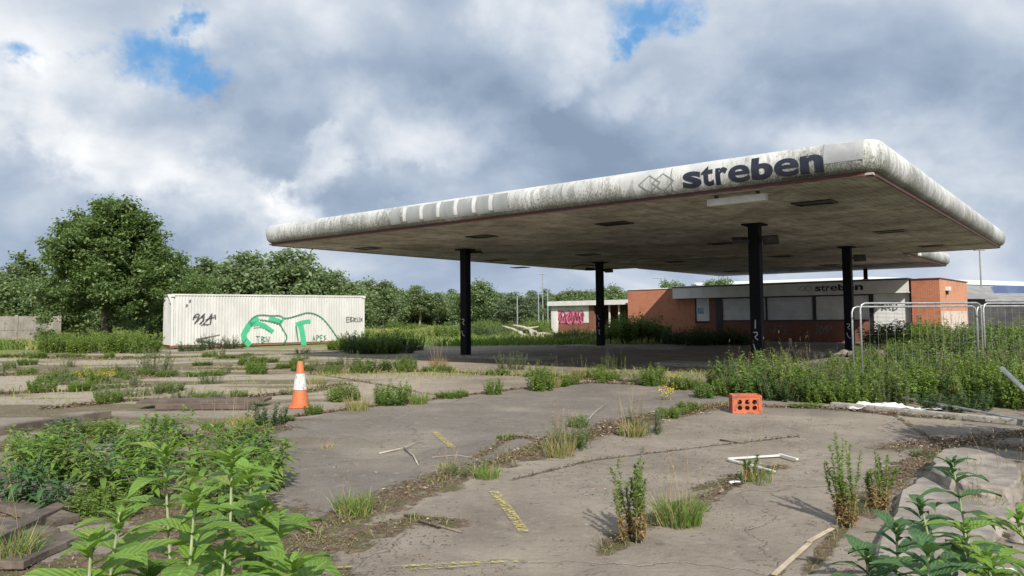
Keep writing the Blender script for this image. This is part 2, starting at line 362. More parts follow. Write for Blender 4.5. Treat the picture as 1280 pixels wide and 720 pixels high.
setc(nb, p, 'Base Color', c); setc(nb, p, 'Roughness', .9); p.inputs['Specular IOR Level'].default_value = .25
hh = nb.math('ADD', nb.math('MULTIPLY', nC, .5), nb.math('ADD', nb.math('MULTIPLY', nB, 1.2), nb.math('MULTIPLY', nb.math('MULTIPLY', a_d, nB), 3.0)))
bump(nb, p, nb.math('SUBTRACT', hh, nb.math('MULTIPLY', crk, 1.0)), .9, .012)
ground = npmesh('ground', V, F, m, smooth=True); tag(ground, kind='structure')
for nm, arr in (('dirt', dirt), ('dark', slab_dark), ('pale', pale), ('field', field)):
    a = ground.data.attributes.new(nm, 'FLOAT', 'POINT'); a.data.foreach_set('value', arr.astype(np.float32).ravel())

# ------------------------------------------------------------------ generic builders
def decal_mat(name, col, thresh=.45, scale=18, stretch=(1, 1, 1), col2=None, soft=.06):
    m, nb, p, o = new_mat(name)
    n = nb.noise(nb.vmath('MULTIPLY', obco(nb), stretch), scale, 8, .7)
    n2 = nb.noise(obco(nb), 3, 3)
    setc(nb, p, 'Base Color', nb.mix(n2, col, col2 or tuple(x * .8 for x in col))); setc(nb, p, 'Roughness', .8)
    setc(nb, p, 'Alpha', nb.sstep(n, thresh, thresh + soft)); return m
def ribbon(mb, pts, w, fn, closed=False):
    """flat stroke of width w through 2-D points, placed on a surface by fn(a, b)"""
    P = [Vector((q[0], q[1])) for q in pts]; n = len(P); k = len(mb.v); ws = w if hasattr(w, '__len__') else [w] * n
    for i, q in enumerate(P):
        a = P[max(i - 1, 0)]; c_ = P[min(i + 1, n - 1)]
        if closed: a = P[(i - 1) % n]; c_ = P[(i + 1) % n]
        d1 = (q - a).normalized() if (q - a).length > 1e-9 else (c_ - q).normalized(); d2 = (c_ - q).normalized() if (c_ - q).length > 1e-9 else d1
        d = (d1 + d2); d = d.normalized() if d.length > 1e-6 else d1
        nr_ = Vector((-d.y, d.x)); sc_ = 1 / max(.45, abs(nr_.dot(Vector((-d1.y, d1.x)))))
        for s_ in (1, -1): mb.v.append(tuple(fn(*(q + nr_ * ws[i] / 2 * s_ * sc_))))
    for i in range(n - 1 + (1 if closed else 0)):
        j = (i + 1) % n; mb.f.append((k + 2 * i, k + 2 * j, k + 2 * j + 1, k + 2 * i + 1))
def smooth_pts(pts, it=2):
    for _ in range(it):
        q = [pts[0]]
        for a, c_ in zip(pts[:-1], pts[1:]):
            q += [(a[0] * .75 + c_[0] * .25, a[1] * .75 + c_[1] * .25), (a[0] * .25 + c_[0] * .75, a[1] * .25 + c_[1] * .75)]
        pts = q + [pts[-1]]
    return pts

# ------------------------------------------------------------------ petrol canopy
TH = math.radians(38.8); NX, NY, S = 7.39, 15.01, 4.49
UD = Vector((-math.cos(TH), math.sin(TH), 0)); VD = Vector((math.sin(TH), math.cos(TH), 0)); WU, DV = 21.48, 22.59
AU0, AU1, AV0, AV1 = 3.87, 18.05, 17.44, 34.59
def L(u, v, z=0.0): return Vector((NX, NY, 0)) + UD * u + VD * v + Vector((0, 0, z))
canopy = empty('petrol_station_canopy', L(WU / 2, DV / 2), 0, 'large derelict petrol station canopy with stained curved edge on dark columns', 'canopy')
CAN0 = Vector(canopy.location)
def can(o):   # world-built part parented under the canopy
    o.parent = canopy; o.matrix_parent_inverse = Matrix.Translation(-CAN0); return o

m, nb, p, _ = new_mat('stained_fascia'); M['fascia'] = m
oc = obco(nb); sp = nb.n('ShaderNodeSeparateXYZ', inp={0: oc}); zrel = nb.math('DIVIDE', nb.math('SUBTRACT', sp.outputs[2], S + .07), .68)
st = nb.noise(nb.vmath('MULTIPLY', oc, (1, 1, .16)), 7.5, 9, .68, .3); st2 = nb.noise(oc, 1.1, 5, .6); st3 = nb.noise(nb.vmath('MULTIPLY', oc, (1, 1, .5)), 30, 6, .7)
base = nb.mix(nb.sstep(st2, .35, .65), (.40, .41, .405), (.56, .57, .555))
seg = nb.noise(nb.vmath('MULTIPLY', oc, (1, 1, 0)), .35, 2, .5)
amount = nb.math('ADD', nb.math('MULTIPLY', nb.math('SUBTRACT', .55, zrel), .20), nb.math('MULTIPLY', nb.math('SUBTRACT', seg, .5), .5))
dmask = nb.sstep(nb.math('ADD', st, amount), .42, .60)
base = nb.mix(nb.math('MULTIPLY', dmask, .62), base, nb.mix(nb.sstep(st2, .4, .6), (.17, .18, .155), (.20, .19, .17)))
base = nb.mix(nb.math('MULTIPLY', nb.sstep(nb.math('ADD', st3, amount), .50, .66), .8), base, (.08, .085, .06))
setc(nb, p, 'Base Color', base); setc(nb, p, 'Roughness', .55); bump(nb, p, st3, .15, .01)
M['drip'] = worn('rusty_drip_edge', (.095, .034, .028), (.065, .032, .028), 2.5, .7, dirt=(.06, .045, .035), dl=.52)
m, nb, p, _ = new_mat('soffit_boards'); M['soffit'] = m
oc = obco(nb)
uu = nb.vmath('DOT_PRODUCT', oc, tuple(UD), out=1)
gr = nb.math('FRACT', nb.math('DIVIDE', uu, .15)); grm = nb.math('SUBTRACT', 1.0, nb.sstep(nb.math('ABSOLUTE', nb.math('SUBTRACT', gr, .5)), .0, .06))
bid = nb.math('FLOOR', nb.math('ADD', nb.math('DIVIDE', uu, .15), .5)); wn = nb.n('ShaderNodeTexWhiteNoise', noise_dimensions='1D', inp={'W': bid}).outputs[0]
sn = nb.noise(oc, .45, 8, .62, .4); sn2 = nb.noise(oc, 2.2, 8, .74, .4)
cc = nb.ramp(sn, [(.34, (.25, .235, .21)), (.5, (.50, .475, .435)), (.64, (.68, .65, .60))])
cc = nb.mix(nb.math('MULTIPLY', wn, .35), cc, (.16, .14, .12)); cc = nb.mix(nb.math('MULTIPLY', nb.sstep(sn2, .48, .60), .6), cc, (.17, .155, .13))
cc = nb.mix(nb.math('MULTIPLY', grm, .75), cc, (.03, .026, .022)); setc(nb, p, 'Base Color', cc); setc(nb, p, 'Roughness', .8)
bump(nb, p, nb.math('SUBTRACT', sn2, nb.math('MULTIPLY', grm, 2)), .3, .01)
M['roof'] = worn('roof_felt', (.12, .12, .11), (.18, .17, .15), 2, .9)
M['column'] = worn('black_column_paint', (.004, .005, .010), (.006, .008, .014), 3, .7, (1, 1, .4), dirt=(.02, .019, .017), dl=.66); [setattr(n_.inputs['Specular IOR Level'], 'default_value', .2) for n_ in M['column'].node_tree.nodes if n_.type == 'BSDF_PRINCIPLED']
M['black'] = worn('black_plastic', (.012, .012, .014), (.03, .03, .03), 6, .4)
M['letter'] = worn('dark_lettering', (.010, .014, .03), (.02, .024, .04), 6, .5, dirt=(.10, .10, .10), dl=.64)
M['emblem'] = worn('emblem_line', (.16, .19, .17), (.22, .25, .22), 6, .6)
M['patch'] = worn('grey_patch_paint', (.235, .25, .25), (.30, .315, .31), 3, .7, (1, 1, .3), dirt=(.42, .43, .42), dl=.60)
M['patch_w'] = worn('white_patch_paint', (.50, .51, .50), (.64, .64, .62), 3, .7, dirt=(.4, .4, .38), dl=.58)
M['white'] = worn('white_plastic', (.56, .56, .53), (.68, .67, .64), 4, .5, dirt=(.42, .40, .36), dl=.62)

FO, FZ = .22, .34
def prof(a): return (FO * math.sin(a) ** .85 if 0 < a < math.pi else 0.0, .07 + FZ * (1 - math.cos(a)))
PA = [math.pi * i / 14 for i in range(15)]
FPROF = [(-.002, .07)] + [prof(a) for a in PA] + [(-.35, .752)]
DPROF = [(-.02, -.02), (.02, -.02), (.025, .074), (-.01, .074)]
def sweep(path, profl, zoff):
    """path: list of (u, v, outward normal(u,v)); profile (out, z)"""
    mb = MB(); n = len(profl)
    for (u, v, nx_, ny_) in path:
        for (o_, z_) in profl: mb.v.append(tuple(L(u + nx_ * o_, v + ny_ * o_, S + z_ + zoff)))
    return mb, n
def corner(cu, cv, r, a0, a1, k=7):
    return [(cu + r * math.cos(a), cv + r * math.sin(a), math.cos(a), math.sin(a)) for a in [a0 + (a1 - a0) * i / (k - 1) for i in range(k)]]
R_ = .3; pi = math.pi
path = corner(R_, R_, R_, pi, 1.5 * pi) + corner(WU - R_, R_, R_, 1.5 * pi, 2 * pi) + corner(WU - R_, DV - R_, R_, 0, .5 * pi) + corner(R_, DV - R_, R_, .5 * pi, pi)
def close_sweep(path, profl, zoff, closed):
    mb, n = sweep(path, profl, zoff); K = len(path)
    for i in range(K - (0 if closed else 1)):
        j = (i + 1) % K
        for q in range(n - 1): mb.f.append((i * n + q, j * n + q, j * n + q + 1, i * n + q + 1))
    return mb
fas = can(close_sweep(path, FPROF, 0, True).build('fascia', M['fascia'], smooth=True))
dr = can(close_sweep(path, DPROF, 0, True).build('drip_edge', M['drip']))
apath = [(AU0, DV + .02, -1, 0)] + corner(AU0 + R_, AV1 - R_, R_, pi, .5 * pi) + corner(AU1 - R_, AV1 - R_, R_, .5 * pi, 0) + [(AU1, DV + .02, 1, 0)]
can(close_sweep(apath, FPROF, -.04, False).build('fascia', M['fascia'], smooth=True))
can(close_sweep(apath, DPROF, -.04, False).build('drip_edge', M['drip']))
def Lpoly(pts): return [tuple(L(u, v))[:2] for u, v in pts]
def rr(u0, u1, v0, v1): return Lpoly([(u0, v0), (u1, v0), (u1, v1), (u0, v1)])
can(MB().prism(rr(.01, WU - .01, .01, DV - .01), S, S + .05).build('soffit', M['soffit']))
can(MB().prism(rr(AU0, AU1, AV0, AV1 - .01), S - .045, S - .004).build('soffit', M['soffit']))
can(MB().prism(rr(.3, WU - .3, .3, DV - .3), S + .70, S + .754).build('roof', M['roof']))
can(MB().prism(rr(AU0 + .3, AU1 - .3, DV + .4, AV1 - .3), S + .66, S + .71).build('roof', M['roof']))
# joint covers of the fascia, one every 3 m
jm = MB()
def fas_pt(u, z, o=.006):
    a = math.acos(max(-1, min(1, 1 - (z - .07) / FZ))); return L(u, -(prof(a)[0] + o), S + z)
COLS = [(17.2, 6.5), (17.2, 16.95), (4.92, 6.47), (4.93, 16.95)]
def make_column(u, v, z0, z1, w):
    cm = MB(); cm.box(L(u, v, (z0 + z1) / 2), (w, w * .86, z1 - z0), UD[:2])
    col_ = can(cm.build('column', M['column'], bevel=.02))
    return col_
CO = []
for i, (u, v) in enumerate(COLS):
    c_ = make_column(u, v, 0, S - (.045 if v > 17 else 0), .345); CO.append(c_)
    h = MB().box(L(u, v, S - .03), (.62, .62, .05), UD[:2]).build('head_plate', M['column'], c_); 
    MB().box(L(u, v, .03), (.5, .5, .06), UD[:2]).build('base_plate', M['column'], c_)
P_ = at(1082, 345, 46.0); ru = (P_ - Vector((NX, NY, 0))).dot(UD); rv = (P_ - Vector((NX, NY, 0))).dot(VD)
c5 = make_column(ru, rv, 3.3, S - .04, .22); MB().box(L(ru, rv, 3.66), (.34, .34, .28), UD[:2]).build('base_plate', M['column'], c5)
# recessed lights, surveyed on the soffit plane and squared to the boards
for (px, py) in [(1018, 253), (1113, 289), (1165, 307), (768, 279), (602, 295), (903, 304), (977, 319), (845, 326), (460, 310), (1037, 330), (620, 325), (916, 338), (735, 318), (650, 334)]:
    q = G(px, py, S); r_ = Vector((q.x - NX, q.y - NY, 0)); u, v = r_.dot(UD), r_.dot(VD)
    zz = S - .045 if (v > AV0 and AU0 < u < AU1) else S
    fr = MB()
    for (du, dv, su, sv) in ((0, .30, .98, .07), (0, -.30, .98, .07), (.455, 0, .07, .53), (-.455, 0, .07, .53)):
        fr.box(L(u + du, v + dv, zz - .018), (su, sv, .034), UD[:2])
    f_ = can(fr.build('recessed_light', M['black'])); MB().box(L(u, v, zz - .004), (.84, .53, .006), UD[:2]).build('recess_shade', M['black'], f_)  # flat black panel paints the shade inside an open recess
# white tube light box under the front edge
lb = can(MB().box(L(3.05, .42, S - .16), (1.42, .16, .17), UD[:2]).build('sign_light', M['white'], bevel=.015))
for du in (-.5, .5): MB().box(L(3.05 + du, .42, S - .04), (.06, .1, .08), UD[:2]).build('bracket', M['black'], lb)
def flood(u, v, du, dv, z, ang, col_):
    """floodlight on an arm from a column"""
    a = L(u, v, z); e = L(u + du, v + dv, z + .02)
    MB().tube([a, e], .025, 6).build('floodlight_arm', M['black'], col_)
    d = (e - a).normalized(); hd = MB()
    c0 = e + d * .22
    ax = Vector((d.x, d.y, 0)).normalized(); pr = Vector((-ax.y, ax.x, 0))
    up = (Vector((0, 0, 1)) * math.cos(ang) + pr * math.sin(ang)); sd = pr * math.cos(ang) - Vector((0, 0, 1)) * math.sin(ang)
    vs = [c0 + ax * i * .24 + sd * j * (.17 if k < 0 else .10) + up * k * .06 for k in (-1, 1) for j in (-1, 1) for i in (-1, 1)]
    hd.add(vs, [(0, 2, 3, 1), (4, 5, 7, 6), (0, 1, 5, 4), (2, 6, 7, 3), (0, 4, 6, 2), (1, 3, 7, 5)])
    fl = hd.build('floodlight', M['black'], col_, bevel=.01)
    vs = [c0 + ax * i * .19 + sd * j * .13 - up * .062 for j in (-1, 1) for i in (-1, 1)]
    lens = MB().add(vs, [(0, 1, 3, 2)]).build('lens', M['glass_grey'], fl)
M['glass_grey'] = worn('lamp_glass', (.05, .055, .06), (.08, .085, .09), 3, .2)
flood(4.92, 6.47, .18, -.18, 3.95, .5, CO[2]); flood(4.92, 6.47, -.26, .02, 3.95, .9, CO[2])
flood(4.93, 16.95, -.28, .02, 3.98, .8, CO[3]); flood(17.2, 16.95, .25, -.12, 4.1, .2, CO[1]); flood(17.2, 16.95, -.3, .0, 4.0, .4, CO[1])
MB().tube([L(17.2, 16.95, 4.3), L(18.0, 16.4, 4.36), L(18.4, 16.1, 4.25)], .03, 6).build('cable', M['black'], CO[1])
flood(17.2, 6.5, -.25, .1, 4.3, .1, CO[0])
# lamp on the side of the rear canopy
can(MB().box(L(AU0 - .26, 25.0, S + .10), (.10, .38, .2), UD[:2]).build('bulkhead_lamp', M['white'], bevel=.02))

def text_mesh(txt, bold=.02, shear=0):
    cu = bpy.data.curves.new('t', 'FONT'); cu.body = txt; cu.size = 1; cu.offset = bold; cu.resolution_u = 6
    o = bpy.data.objects.new('t', cu); C.objects.link(o); dg = bpy.context.evaluated_depsgraph_get()
    me = bpy.data.meshes.new_from_object(o.evaluated_get(dg)); C.objects.unlink(o); bpy.data.objects.remove(o)
    bm = bmesh.new(); bm.from_mesh(me); bpy.data.meshes.remove(me)
    bmesh.ops.triangulate(bm, faces=bm.faces)
    for k in range(1, 24):
        g = bm.verts[:] + bm.edges[:] + bm.faces[:]
        bmesh.ops.bisect_plane(bm, geom=g, plane_co=(0, -.3 + k * .055, 0), plane_no=(0, 1, 0))
    return bm
def place_text(bm, name, mat, fn, x0, x1, y0, y1, parent=None, flip=False):
    xs = [v.co.x for v in bm.verts]; yy = [v.co.y for v in bm.verts]; a, c_ = min(xs), max(xs); lo, hi = min(yy), max(yy)
    for v in bm.verts:
        v.co = fn(x0 + (v.co.x - a) / (c_ - a) * (x1 - x0), y0 + (v.co.y - lo) / (hi - lo) * (y1 - y0))
    bmesh.ops.remove_doubles(bm, verts=bm.verts, dist=1e-5)
    me = bpy.data.meshes.new(name); bm.to_mesh(me); bm.free(); me.materials.append(mat); return link(name, me, parent)
FP0 = L(0, -.21)
def ukx(px, py=235): return onplane(px, py, FP0, UD)[0]
LETTERS = [('s', 215, 308, .39, .034), ('t', 308, 370, .475, .030), ('r', 380, 441, .39, .034), ('e', 444, 552, .39, .022), ('b', 560, 668, .50, .045), ('e', 674, 798, .39, .022), ('n', 805, 922, .39, .045)]
for ch_, a_, c_, hh_, of_ in LETTERS:
    can(place_text(text_mesh(ch_, of_), 'letter', M['letter'], lambda x, z: fas_pt(x, z, .008), ukx(800 + a_ / 4), ukx(800 + c_ / 4), .14, .14 + hh_))
can(place_text(text_mesh('ENGINEERS LTD', .0), 'small_lettering', M['letter'], lambda x, z: fas_pt(x, z, .008), ukx(976), ukx(1031), .085, .125))
# subdivide the strokes so that they follow the curve
def subdiv_strokes(seglist, w, fn):
    mb = MB()
    for (a, c_) in seglist:
        pts = [(a[0] + (c_[0] - a[0]) * t / 8, a[1] + (c_[1] - a[1]) * t / 8) for t in range(9)]; ribbon(mb, pts, w, fn)
    return mb
segs = []
for cu_ in (ukx(812), ukx(829)):
    q = [(cu_ - .29, .37), (cu_, .58), (cu_ + .29, .37), (cu_, .16)]; segs += [(q[i], q[(i + 1) % 4]) for i in range(4)]
can(subdiv_strokes(segs, .024, lambda x, z: fas_pt(x, z, .009)).build('diamond_emblem', M['emblem']))
def fas_rect(u0, u1, z0, z1, o=.006, k=8):
    mb = MB()
    for i in range(k + 1):
        z = z0 + (z1 - z0) * i / k; mb.v += [tuple(fas_pt(u0, z, o)), tuple(fas_pt(u1, z, o))]
    for i in range(k): mb.f.append((2 * i, 2 * i + 1, 2 * i + 3, 2 * i + 2))
    return mb
for (a, c_) in [(488, 500), (508, 525), (529, 546), (550, 568), (572, 590), (595, 611), (616, 634)]:
    u1, u0 = ukx(a), ukx(c_)
    can(fas_rect(u0, u1, .16, .67).build('painted_patch', M['patch']))
    if a > 490: can(fas_rect(u1 + .02, u1 + .17, .22, .66).build('painted_stripe', M['patch_w']))
for u in [.9, 4.4, 7.6, 11, 14.3, 17.6]: can(fas_rect(u - .012, u + .012, .075, .745, .004, 12).build('joint', M['emblem']))
can(fas_rect(.12, .9, .30, .742, .005, 10).build('corner_panel', worn('grey_fascia_panel', (.30, .31, .32), (.40, .41, .41), 2, .4, dirt=(.2, .2, .17), dl=.6)))
M['spray_w'] = worn('white_spray', (.5, .5, .5), (.65, .65, .63), 9, .8)
def col_mark(i, strokes, zc_, sc_=.12):
    u, v = COLS[i]; mb = MB()
    for stk in strokes: ribbon(mb, smooth_pts([(a * sc_, zc_ + c_ * sc_) for a, c_ in stk]), .03, lambda x, z: L(u - x, v - .345 * .43 - .006, z))
    o = mb.build('sprayed_mark', M['spray_w'], CO[i]) 
    return o
for i, zs in ((0, (1.45, 1.0)), (2, (1.35, .98, .62)), (3, (1.1, .75)), (1, (1.6, 1.2, .8))):
    for k, z in enumerate(zs):
        col_mark(i, [[[(-.6, 1), (.5, 1.1), (.3, .2), (-.4, -.1), (.5, -.9)], [(-.6, .9), (-.2, -.6), (.6, -1)], [(0, 1.2), (-.1, -1.1)]][(i + k) % 3]], z)
for c_ in CO + [c5]:   # children of world-built columns inherit the same inverse: their meshes are in world coordinates already
    pass

# pump islands and kerbs under the canopy
M['kerb'] = worn('kerb_concrete', (.27, .25, .22), (.36, .34, .30), 5, .9, dirt=(.14, .13, .10), dl=.52, bs=.5)
for (u0, u1, v, w, nm, lb_) in [(13.0, 19.4, 6.5, 1.2, 'pump_island', 'low kerbed concrete pump island carrying the front left canopy column'), (2.0, 8.2, 6.47, 1.2, 'pump_island', 'low kerbed pump island at the front right canopy column, behind the weeds'),
                       (12.8, 19.6, 16.95, 1.2, 'pump_island', 'low kerbed pump island round the rear left canopy column'), (2.0, 8.0, 16.95, 1.2, 'pump_island', 'low kerbed pump island round the rear right canopy column')]:
    o = MB().prism(rr(u0, u1, v - w / 2, v + w / 2), -.02, .11).build(nm, M['kerb'], bevel=.03); tag(o, lb_, 'kerb island', 'kerbed islands under the canopy')
o = MB().prism(Lpoly([(-1, 24.6), (21, 24.6), (21, 24.9), (-1, 24.9)]), -.02, .13).build('kerb', M['kerb'], bevel=.02); tag(o, 'long pale kerb in front of the brick shop', 'kerb')

# ------------------------------------------------------------------ brick shop
def brick_mat(name, c1, c2, mort=(.30, .25, .21), ax=(1, 0)):
    m, nb, p, _ = new_mat(name)
    oc = nb.n('ShaderNodeTexCoord').outputs['Object']; sp_ = nb.n('ShaderNodeSeparateXYZ', inp={0: oc})
    d = nb.vmath('DOT_PRODUCT', oc, (ax[0], ax[1], 0), out=1)
    vec = nb.n('ShaderNodeCombineXYZ', inp={0: d, 1: sp_.outputs[2], 2: 0.0}).outputs[0]
    br = nb.n('ShaderNodeTexBrick', inp={'Vector': vec, 'Color1': (*c1, 1), 'Color2': (*c2, 1), 'Mortar': (*mort, 1), 'Scale': 1.0, 'Mortar Size': .012, 'Brick Width': .225, 'Row Height': .075})
    c = nb.mix(nb.math('MULTIPLY', nb.sstep(nb.noise(oc, 1.4, 7, .65), .5, .7), .45), br.outputs[0], tuple(x * .5 for x in c1))
    setc(nb, p, 'Base Color', c); setc(nb, p, 'Roughness', .88); bump(nb, p, nb.math('SUBTRACT', 1.0, br.outputs[1]), .4, .01); return m
BA = -.72; BD = (math.cos(BA), math.sin(BA)); BP = (11.39, 50.36); BN = (-BD[1] * -1, -BD[0])      # along, and outward (towards the yard)
BN = (BD[1], -BD[0])
def B(s, z, o=0.0): return Vector((BP[0] + BD[0] * s + BN[0] * o, BP[1] + BD[1] * s + BN[1] * o, z))
def bs(px, py=390): return onplane(px, py, BP, BD)[0]
ZT, ZB, ZS = 3.5, 2.83, 1.29
M['brick'] = brick_mat('orange_brick', (.45, .135, .055), (.36, .10, .045), (.36, .24, .17), ax=BD)
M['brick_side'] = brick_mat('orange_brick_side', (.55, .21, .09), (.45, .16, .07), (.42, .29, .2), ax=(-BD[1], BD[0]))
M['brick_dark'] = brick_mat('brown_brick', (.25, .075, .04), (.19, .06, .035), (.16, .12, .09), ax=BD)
M['panel'] = worn('fascia_panel', (.58, .57, .55), (.68, .67, .64), 1.3, .6, (1, 1, .4), dirt=(.25, .24, .22), dl=.6)
M['shutter'] = worn('shutter_grey', (.58, .59, .59), (.68, .69, .68), 1.5, .5, dirt=(.40, .41, .41), dl=.6)
M['frame'] = worn('black_frame', (.012, .012, .014), (.02, .02, .022), 4, .5)
M['flash'] = worn('white_flashing', (.62, .60, .57), (.74, .72, .69), 2, .6)
shop = empty('brick_shop', B(6, 0), 0, 'single storey orange brick station shop with shuttered windows and pale fascia', 'shop')
SH0 = Vector(shop.location)
def shp(o): o.parent = shop; o.matrix_parent_inverse = Matrix.Translation(-SH0); return o
def bbox(s0, s1, z0, z1, o0, o1):
    """box on the shop's frame: s along, o outwards from the facade line"""
    mb = MB(); vs = [B(s, z, o_) for z in (z0, z1) for o_ in (o0, o1) for s in (s0, s1)]
    return mb.add(vs, [(0, 2, 3, 1), (4, 5, 7, 6), (0, 1, 5, 4), (2, 6, 7, 3), (0, 4, 6, 2), (1, 3, 7, 5)])
sL, sF0, sF1, sR = bs(785), bs(847), bs(1139), bs(1177)
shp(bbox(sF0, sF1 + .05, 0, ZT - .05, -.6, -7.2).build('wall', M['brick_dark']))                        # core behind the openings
shp(bbox(sL, sF0, 0, ZT - .02, 0, -7.2).build('wall', M['brick']))
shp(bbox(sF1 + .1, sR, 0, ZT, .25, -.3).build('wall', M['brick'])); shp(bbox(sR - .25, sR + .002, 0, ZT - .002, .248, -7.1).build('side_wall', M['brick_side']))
shp(bbox(sL - .05, sF0, ZT - .02, ZT + .05, .06, -7.3).build('parapet_capping', M['flash'])); shp(bbox(sF1 + .08, sR + .05, ZT, ZT + .05, .31, -7.3).build('parapet_capping', M['drip']))
shp(bbox(sF0 - .1, sF1 + .02, ZB, ZT, .45, .38).build('fascia_board', M['panel'])); shp(bbox(sF0 - .1, sF1 + .02, ZT, ZT + .06, .5, -7.3).build('roof_edge', M['frame']))
shp(bbox(sF0 - .3, sF1 - .1, ZT + .062, ZT + .12, .1, -7.4).build('roof', M['flash']))
shp(bbox(sF0 - .1, sF1 + .02, ZB - .05, ZB, .46, -.62).build('soffit', M['panel']))
shp(bbox(sF0, sF1, 0, ZS, 0, -.55).build('wall', M['brick_dark'])) if False else None
sd0 = bs(1091)
shp(bbox(sF0, bs(887), 0, ZB - .05, 0, -.55).build('wall', M['brick'])) if False else None
# low wall below the sills, piers and openings
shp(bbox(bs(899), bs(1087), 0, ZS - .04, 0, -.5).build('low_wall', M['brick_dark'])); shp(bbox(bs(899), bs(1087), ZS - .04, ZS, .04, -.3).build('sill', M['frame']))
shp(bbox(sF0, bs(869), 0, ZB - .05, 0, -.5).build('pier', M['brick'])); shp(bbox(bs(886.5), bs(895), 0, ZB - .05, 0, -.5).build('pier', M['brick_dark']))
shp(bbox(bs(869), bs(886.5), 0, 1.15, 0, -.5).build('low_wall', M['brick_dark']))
def shutter(px0, px1, z0, z1, nm='shutter', step=.075, off=-.06):
    s0, s1 = bs(px0), bs(px1); mb = MB(); n = int((z1 - z0) / step); k = 0
    for i in range(n * 2 + 1):
        z = z0 + (z1 - z0) * i / (n * 2); o_ = off + (.018 if i % 2 else 0); mb.v += [tuple(B(s0, z, o_)), tuple(B(s1, z, o_))]
    for i in range(n * 2): mb.f.append((2 * i, 2 * i + 1, 2 * i + 3, 2 * i + 2))
    return shp(mb.build(nm, M['shutter']))
shutter(870, 886, 1.25, 2.76); shutter(903, 957, ZS + .02, 2.72); shutter(959, 1016, ZS + .02, 2.76); shutter(1020, 1086, ZS + .02, 2.76)
shutter(1092, 1137, .05, 2.76, 'door_shutter')
for (a, c_, z0) in [(895, 903, .0), (957, 959, ZS), (1016, 1020, ZS), (1086.5, 1091.5, 0), (1137.5, 1141, 0), (868.8, 870, 1.2)]:
    shp(bbox(bs(a), bs(c_), z0, ZB - .051, .02, -.15).build('mullion', M['frame']))
shp(bbox(bs(903), bs(1087), ZB - .13, ZB - .051, .03, -.1).build('lintel', M['frame']))
can_B = lambda x, z: B(x, z, .456)
s0, z0 = onplane(1024, 366, BP, BD); s1, z1 = onplane(1084, 357, BP, BD)
sl0, sl1 = bs(1023), bs(1083)
for ch_, a_, c_, hh_, of_ in LETTERS:
    shp(place_text(text_mesh(ch_, of_), 'letter', M['letter'], can_B, sl0 + (sl1 - sl0) * (a_ - 215) / 707, sl0 + (sl1 - sl0) * (c_ - 215) / 707, 3.0, 3.0 + hh_ * .74))
segs = []
for pxc in (1007.5, 1014.5):
    cc_ = bs(pxc); h = .16; w_ = bs(pxc + 5.5) - cc_; q = [(cc_ - w_, 3.18), (cc_, 3.18 + h), (cc_ + w_, 3.18), (cc_, 3.18 - h)]; segs += [(q[i], q[(i + 1) % 4]) for i in range(4)]
shp(subdiv_strokes(segs, .03, can_B).build('diamond_emblem', M['emblem']))
lm = shp(MB().box(B(sR + .12, 2.98, -1.2), (.25, .3, .22), BD).build('wall_lamp', M['white'], bevel=.03)); MB().box(B(sR + .08, 2.76, -1.2), (.12, .1, .2), BD).build('bracket', M['frame'], lm)
# pale peeling paint low on the side wall, graffiti on the door shutter, blue poster
M['peel'] = decal_mat('peeling_white_paint', (.62, .52, .46), .40, 3.0, (1.2, 1.2, .4))
mb = MB().add([B(sR + .008, .05, .1), B(sR + .008, .05, -6.8), B(sR + .008, 1.75, -6.8), B(sR + .008, 1.75, .1)], [(0, 1, 2, 3)]); shp(mb.build('peeling_paint', M['peel']))
M['spray_k'] = decal_mat('black_spray', (.025, .025, .03), .36, 14, col2=(.08, .08, .085), soft=.12)
rnd = random.Random(5)
def scribble(mb, fn, x0, x1, z0, z1, n, w, rnd):
    for k in range(n):
        cx = x0 + (x1 - x0) * (k + .5) / n; pts = []
        for j in range(6): pts.append((cx + rnd.uniform(-.65, .65) * (x1 - x0) / n, z0 + (z1 - z0) * rnd.random()))
        ribbon(mb, smooth_pts(pts), w, fn)
mb = MB(); scribble(mb, lambda x, z: B(x, z, -.03), bs(1096), bs(1122), 1.75, 2.3, 4, .06, rnd); shp(mb.build('graffiti', M['spray_k']))
M['blue'] = worn('blue_print', (.10, .22, .36), (.3, .4, .5), 8, .5)
shp(bbox(bs(872), bs(879), 1.75, 2.15, -.03, -.035).build('poster', M['blue']))
mb = MB(); scribble(mb, lambda x, z: B(x, z, .01), bs(962), bs(985), .3, 1.05, 4, .05, rnd); scribble(mb, lambda x, z: B(x, z, .01), bs(1018), bs(1040), .3, 1.1, 5, .05, rnd)
shp(mb.build('graffiti', worn('grey_spray', (.16, .14, .13), (.24, .21, .2), 9, .8)))
# ------------------------------------------------------------------ painted hut left of the shop
HP = (BP[0] - BN[0] * 1.8, BP[1] - BN[1] * 1.8)
def HB(s, z, o=0.0): return Vector((HP[0] + BD[0] * s + BN[0] * o, HP[1] + BD[1] * s + BN[1] * o, z))
def hs(px, py=400): return onplane(px, py, HP, BD)[0]
def hbox(s0, s1, z0, z1, o0, o1):
    vs = [HB(s, z, o_) for z in (z0, z1) for o_ in (o0, o1) for s in (s0, s1)]
    return MB().add(vs, [(0, 2, 3, 1), (4, 5, 7, 6), (0, 1, 5, 4), (2, 6, 7, 3), (0, 4, 6, 2), (1, 3, 7, 5)])
hut = empty('open_shelter', HB(hs(735), 0), 0, 'white roofed open shelter with pink graffiti left of the brick shop', 'shelter'); HU0 = Vector(hut.location)
def hutp(o): o.parent = hut; o.matrix_parent_inverse = Matrix.Translation(-HU0); return o
M['white_wall'] = worn('white_painted_wall', (.55, .54, .50), (.70, .69, .66), 1.5, .8, (1, 1, .4), dirt=(.35, .33, .28), dl=.58)
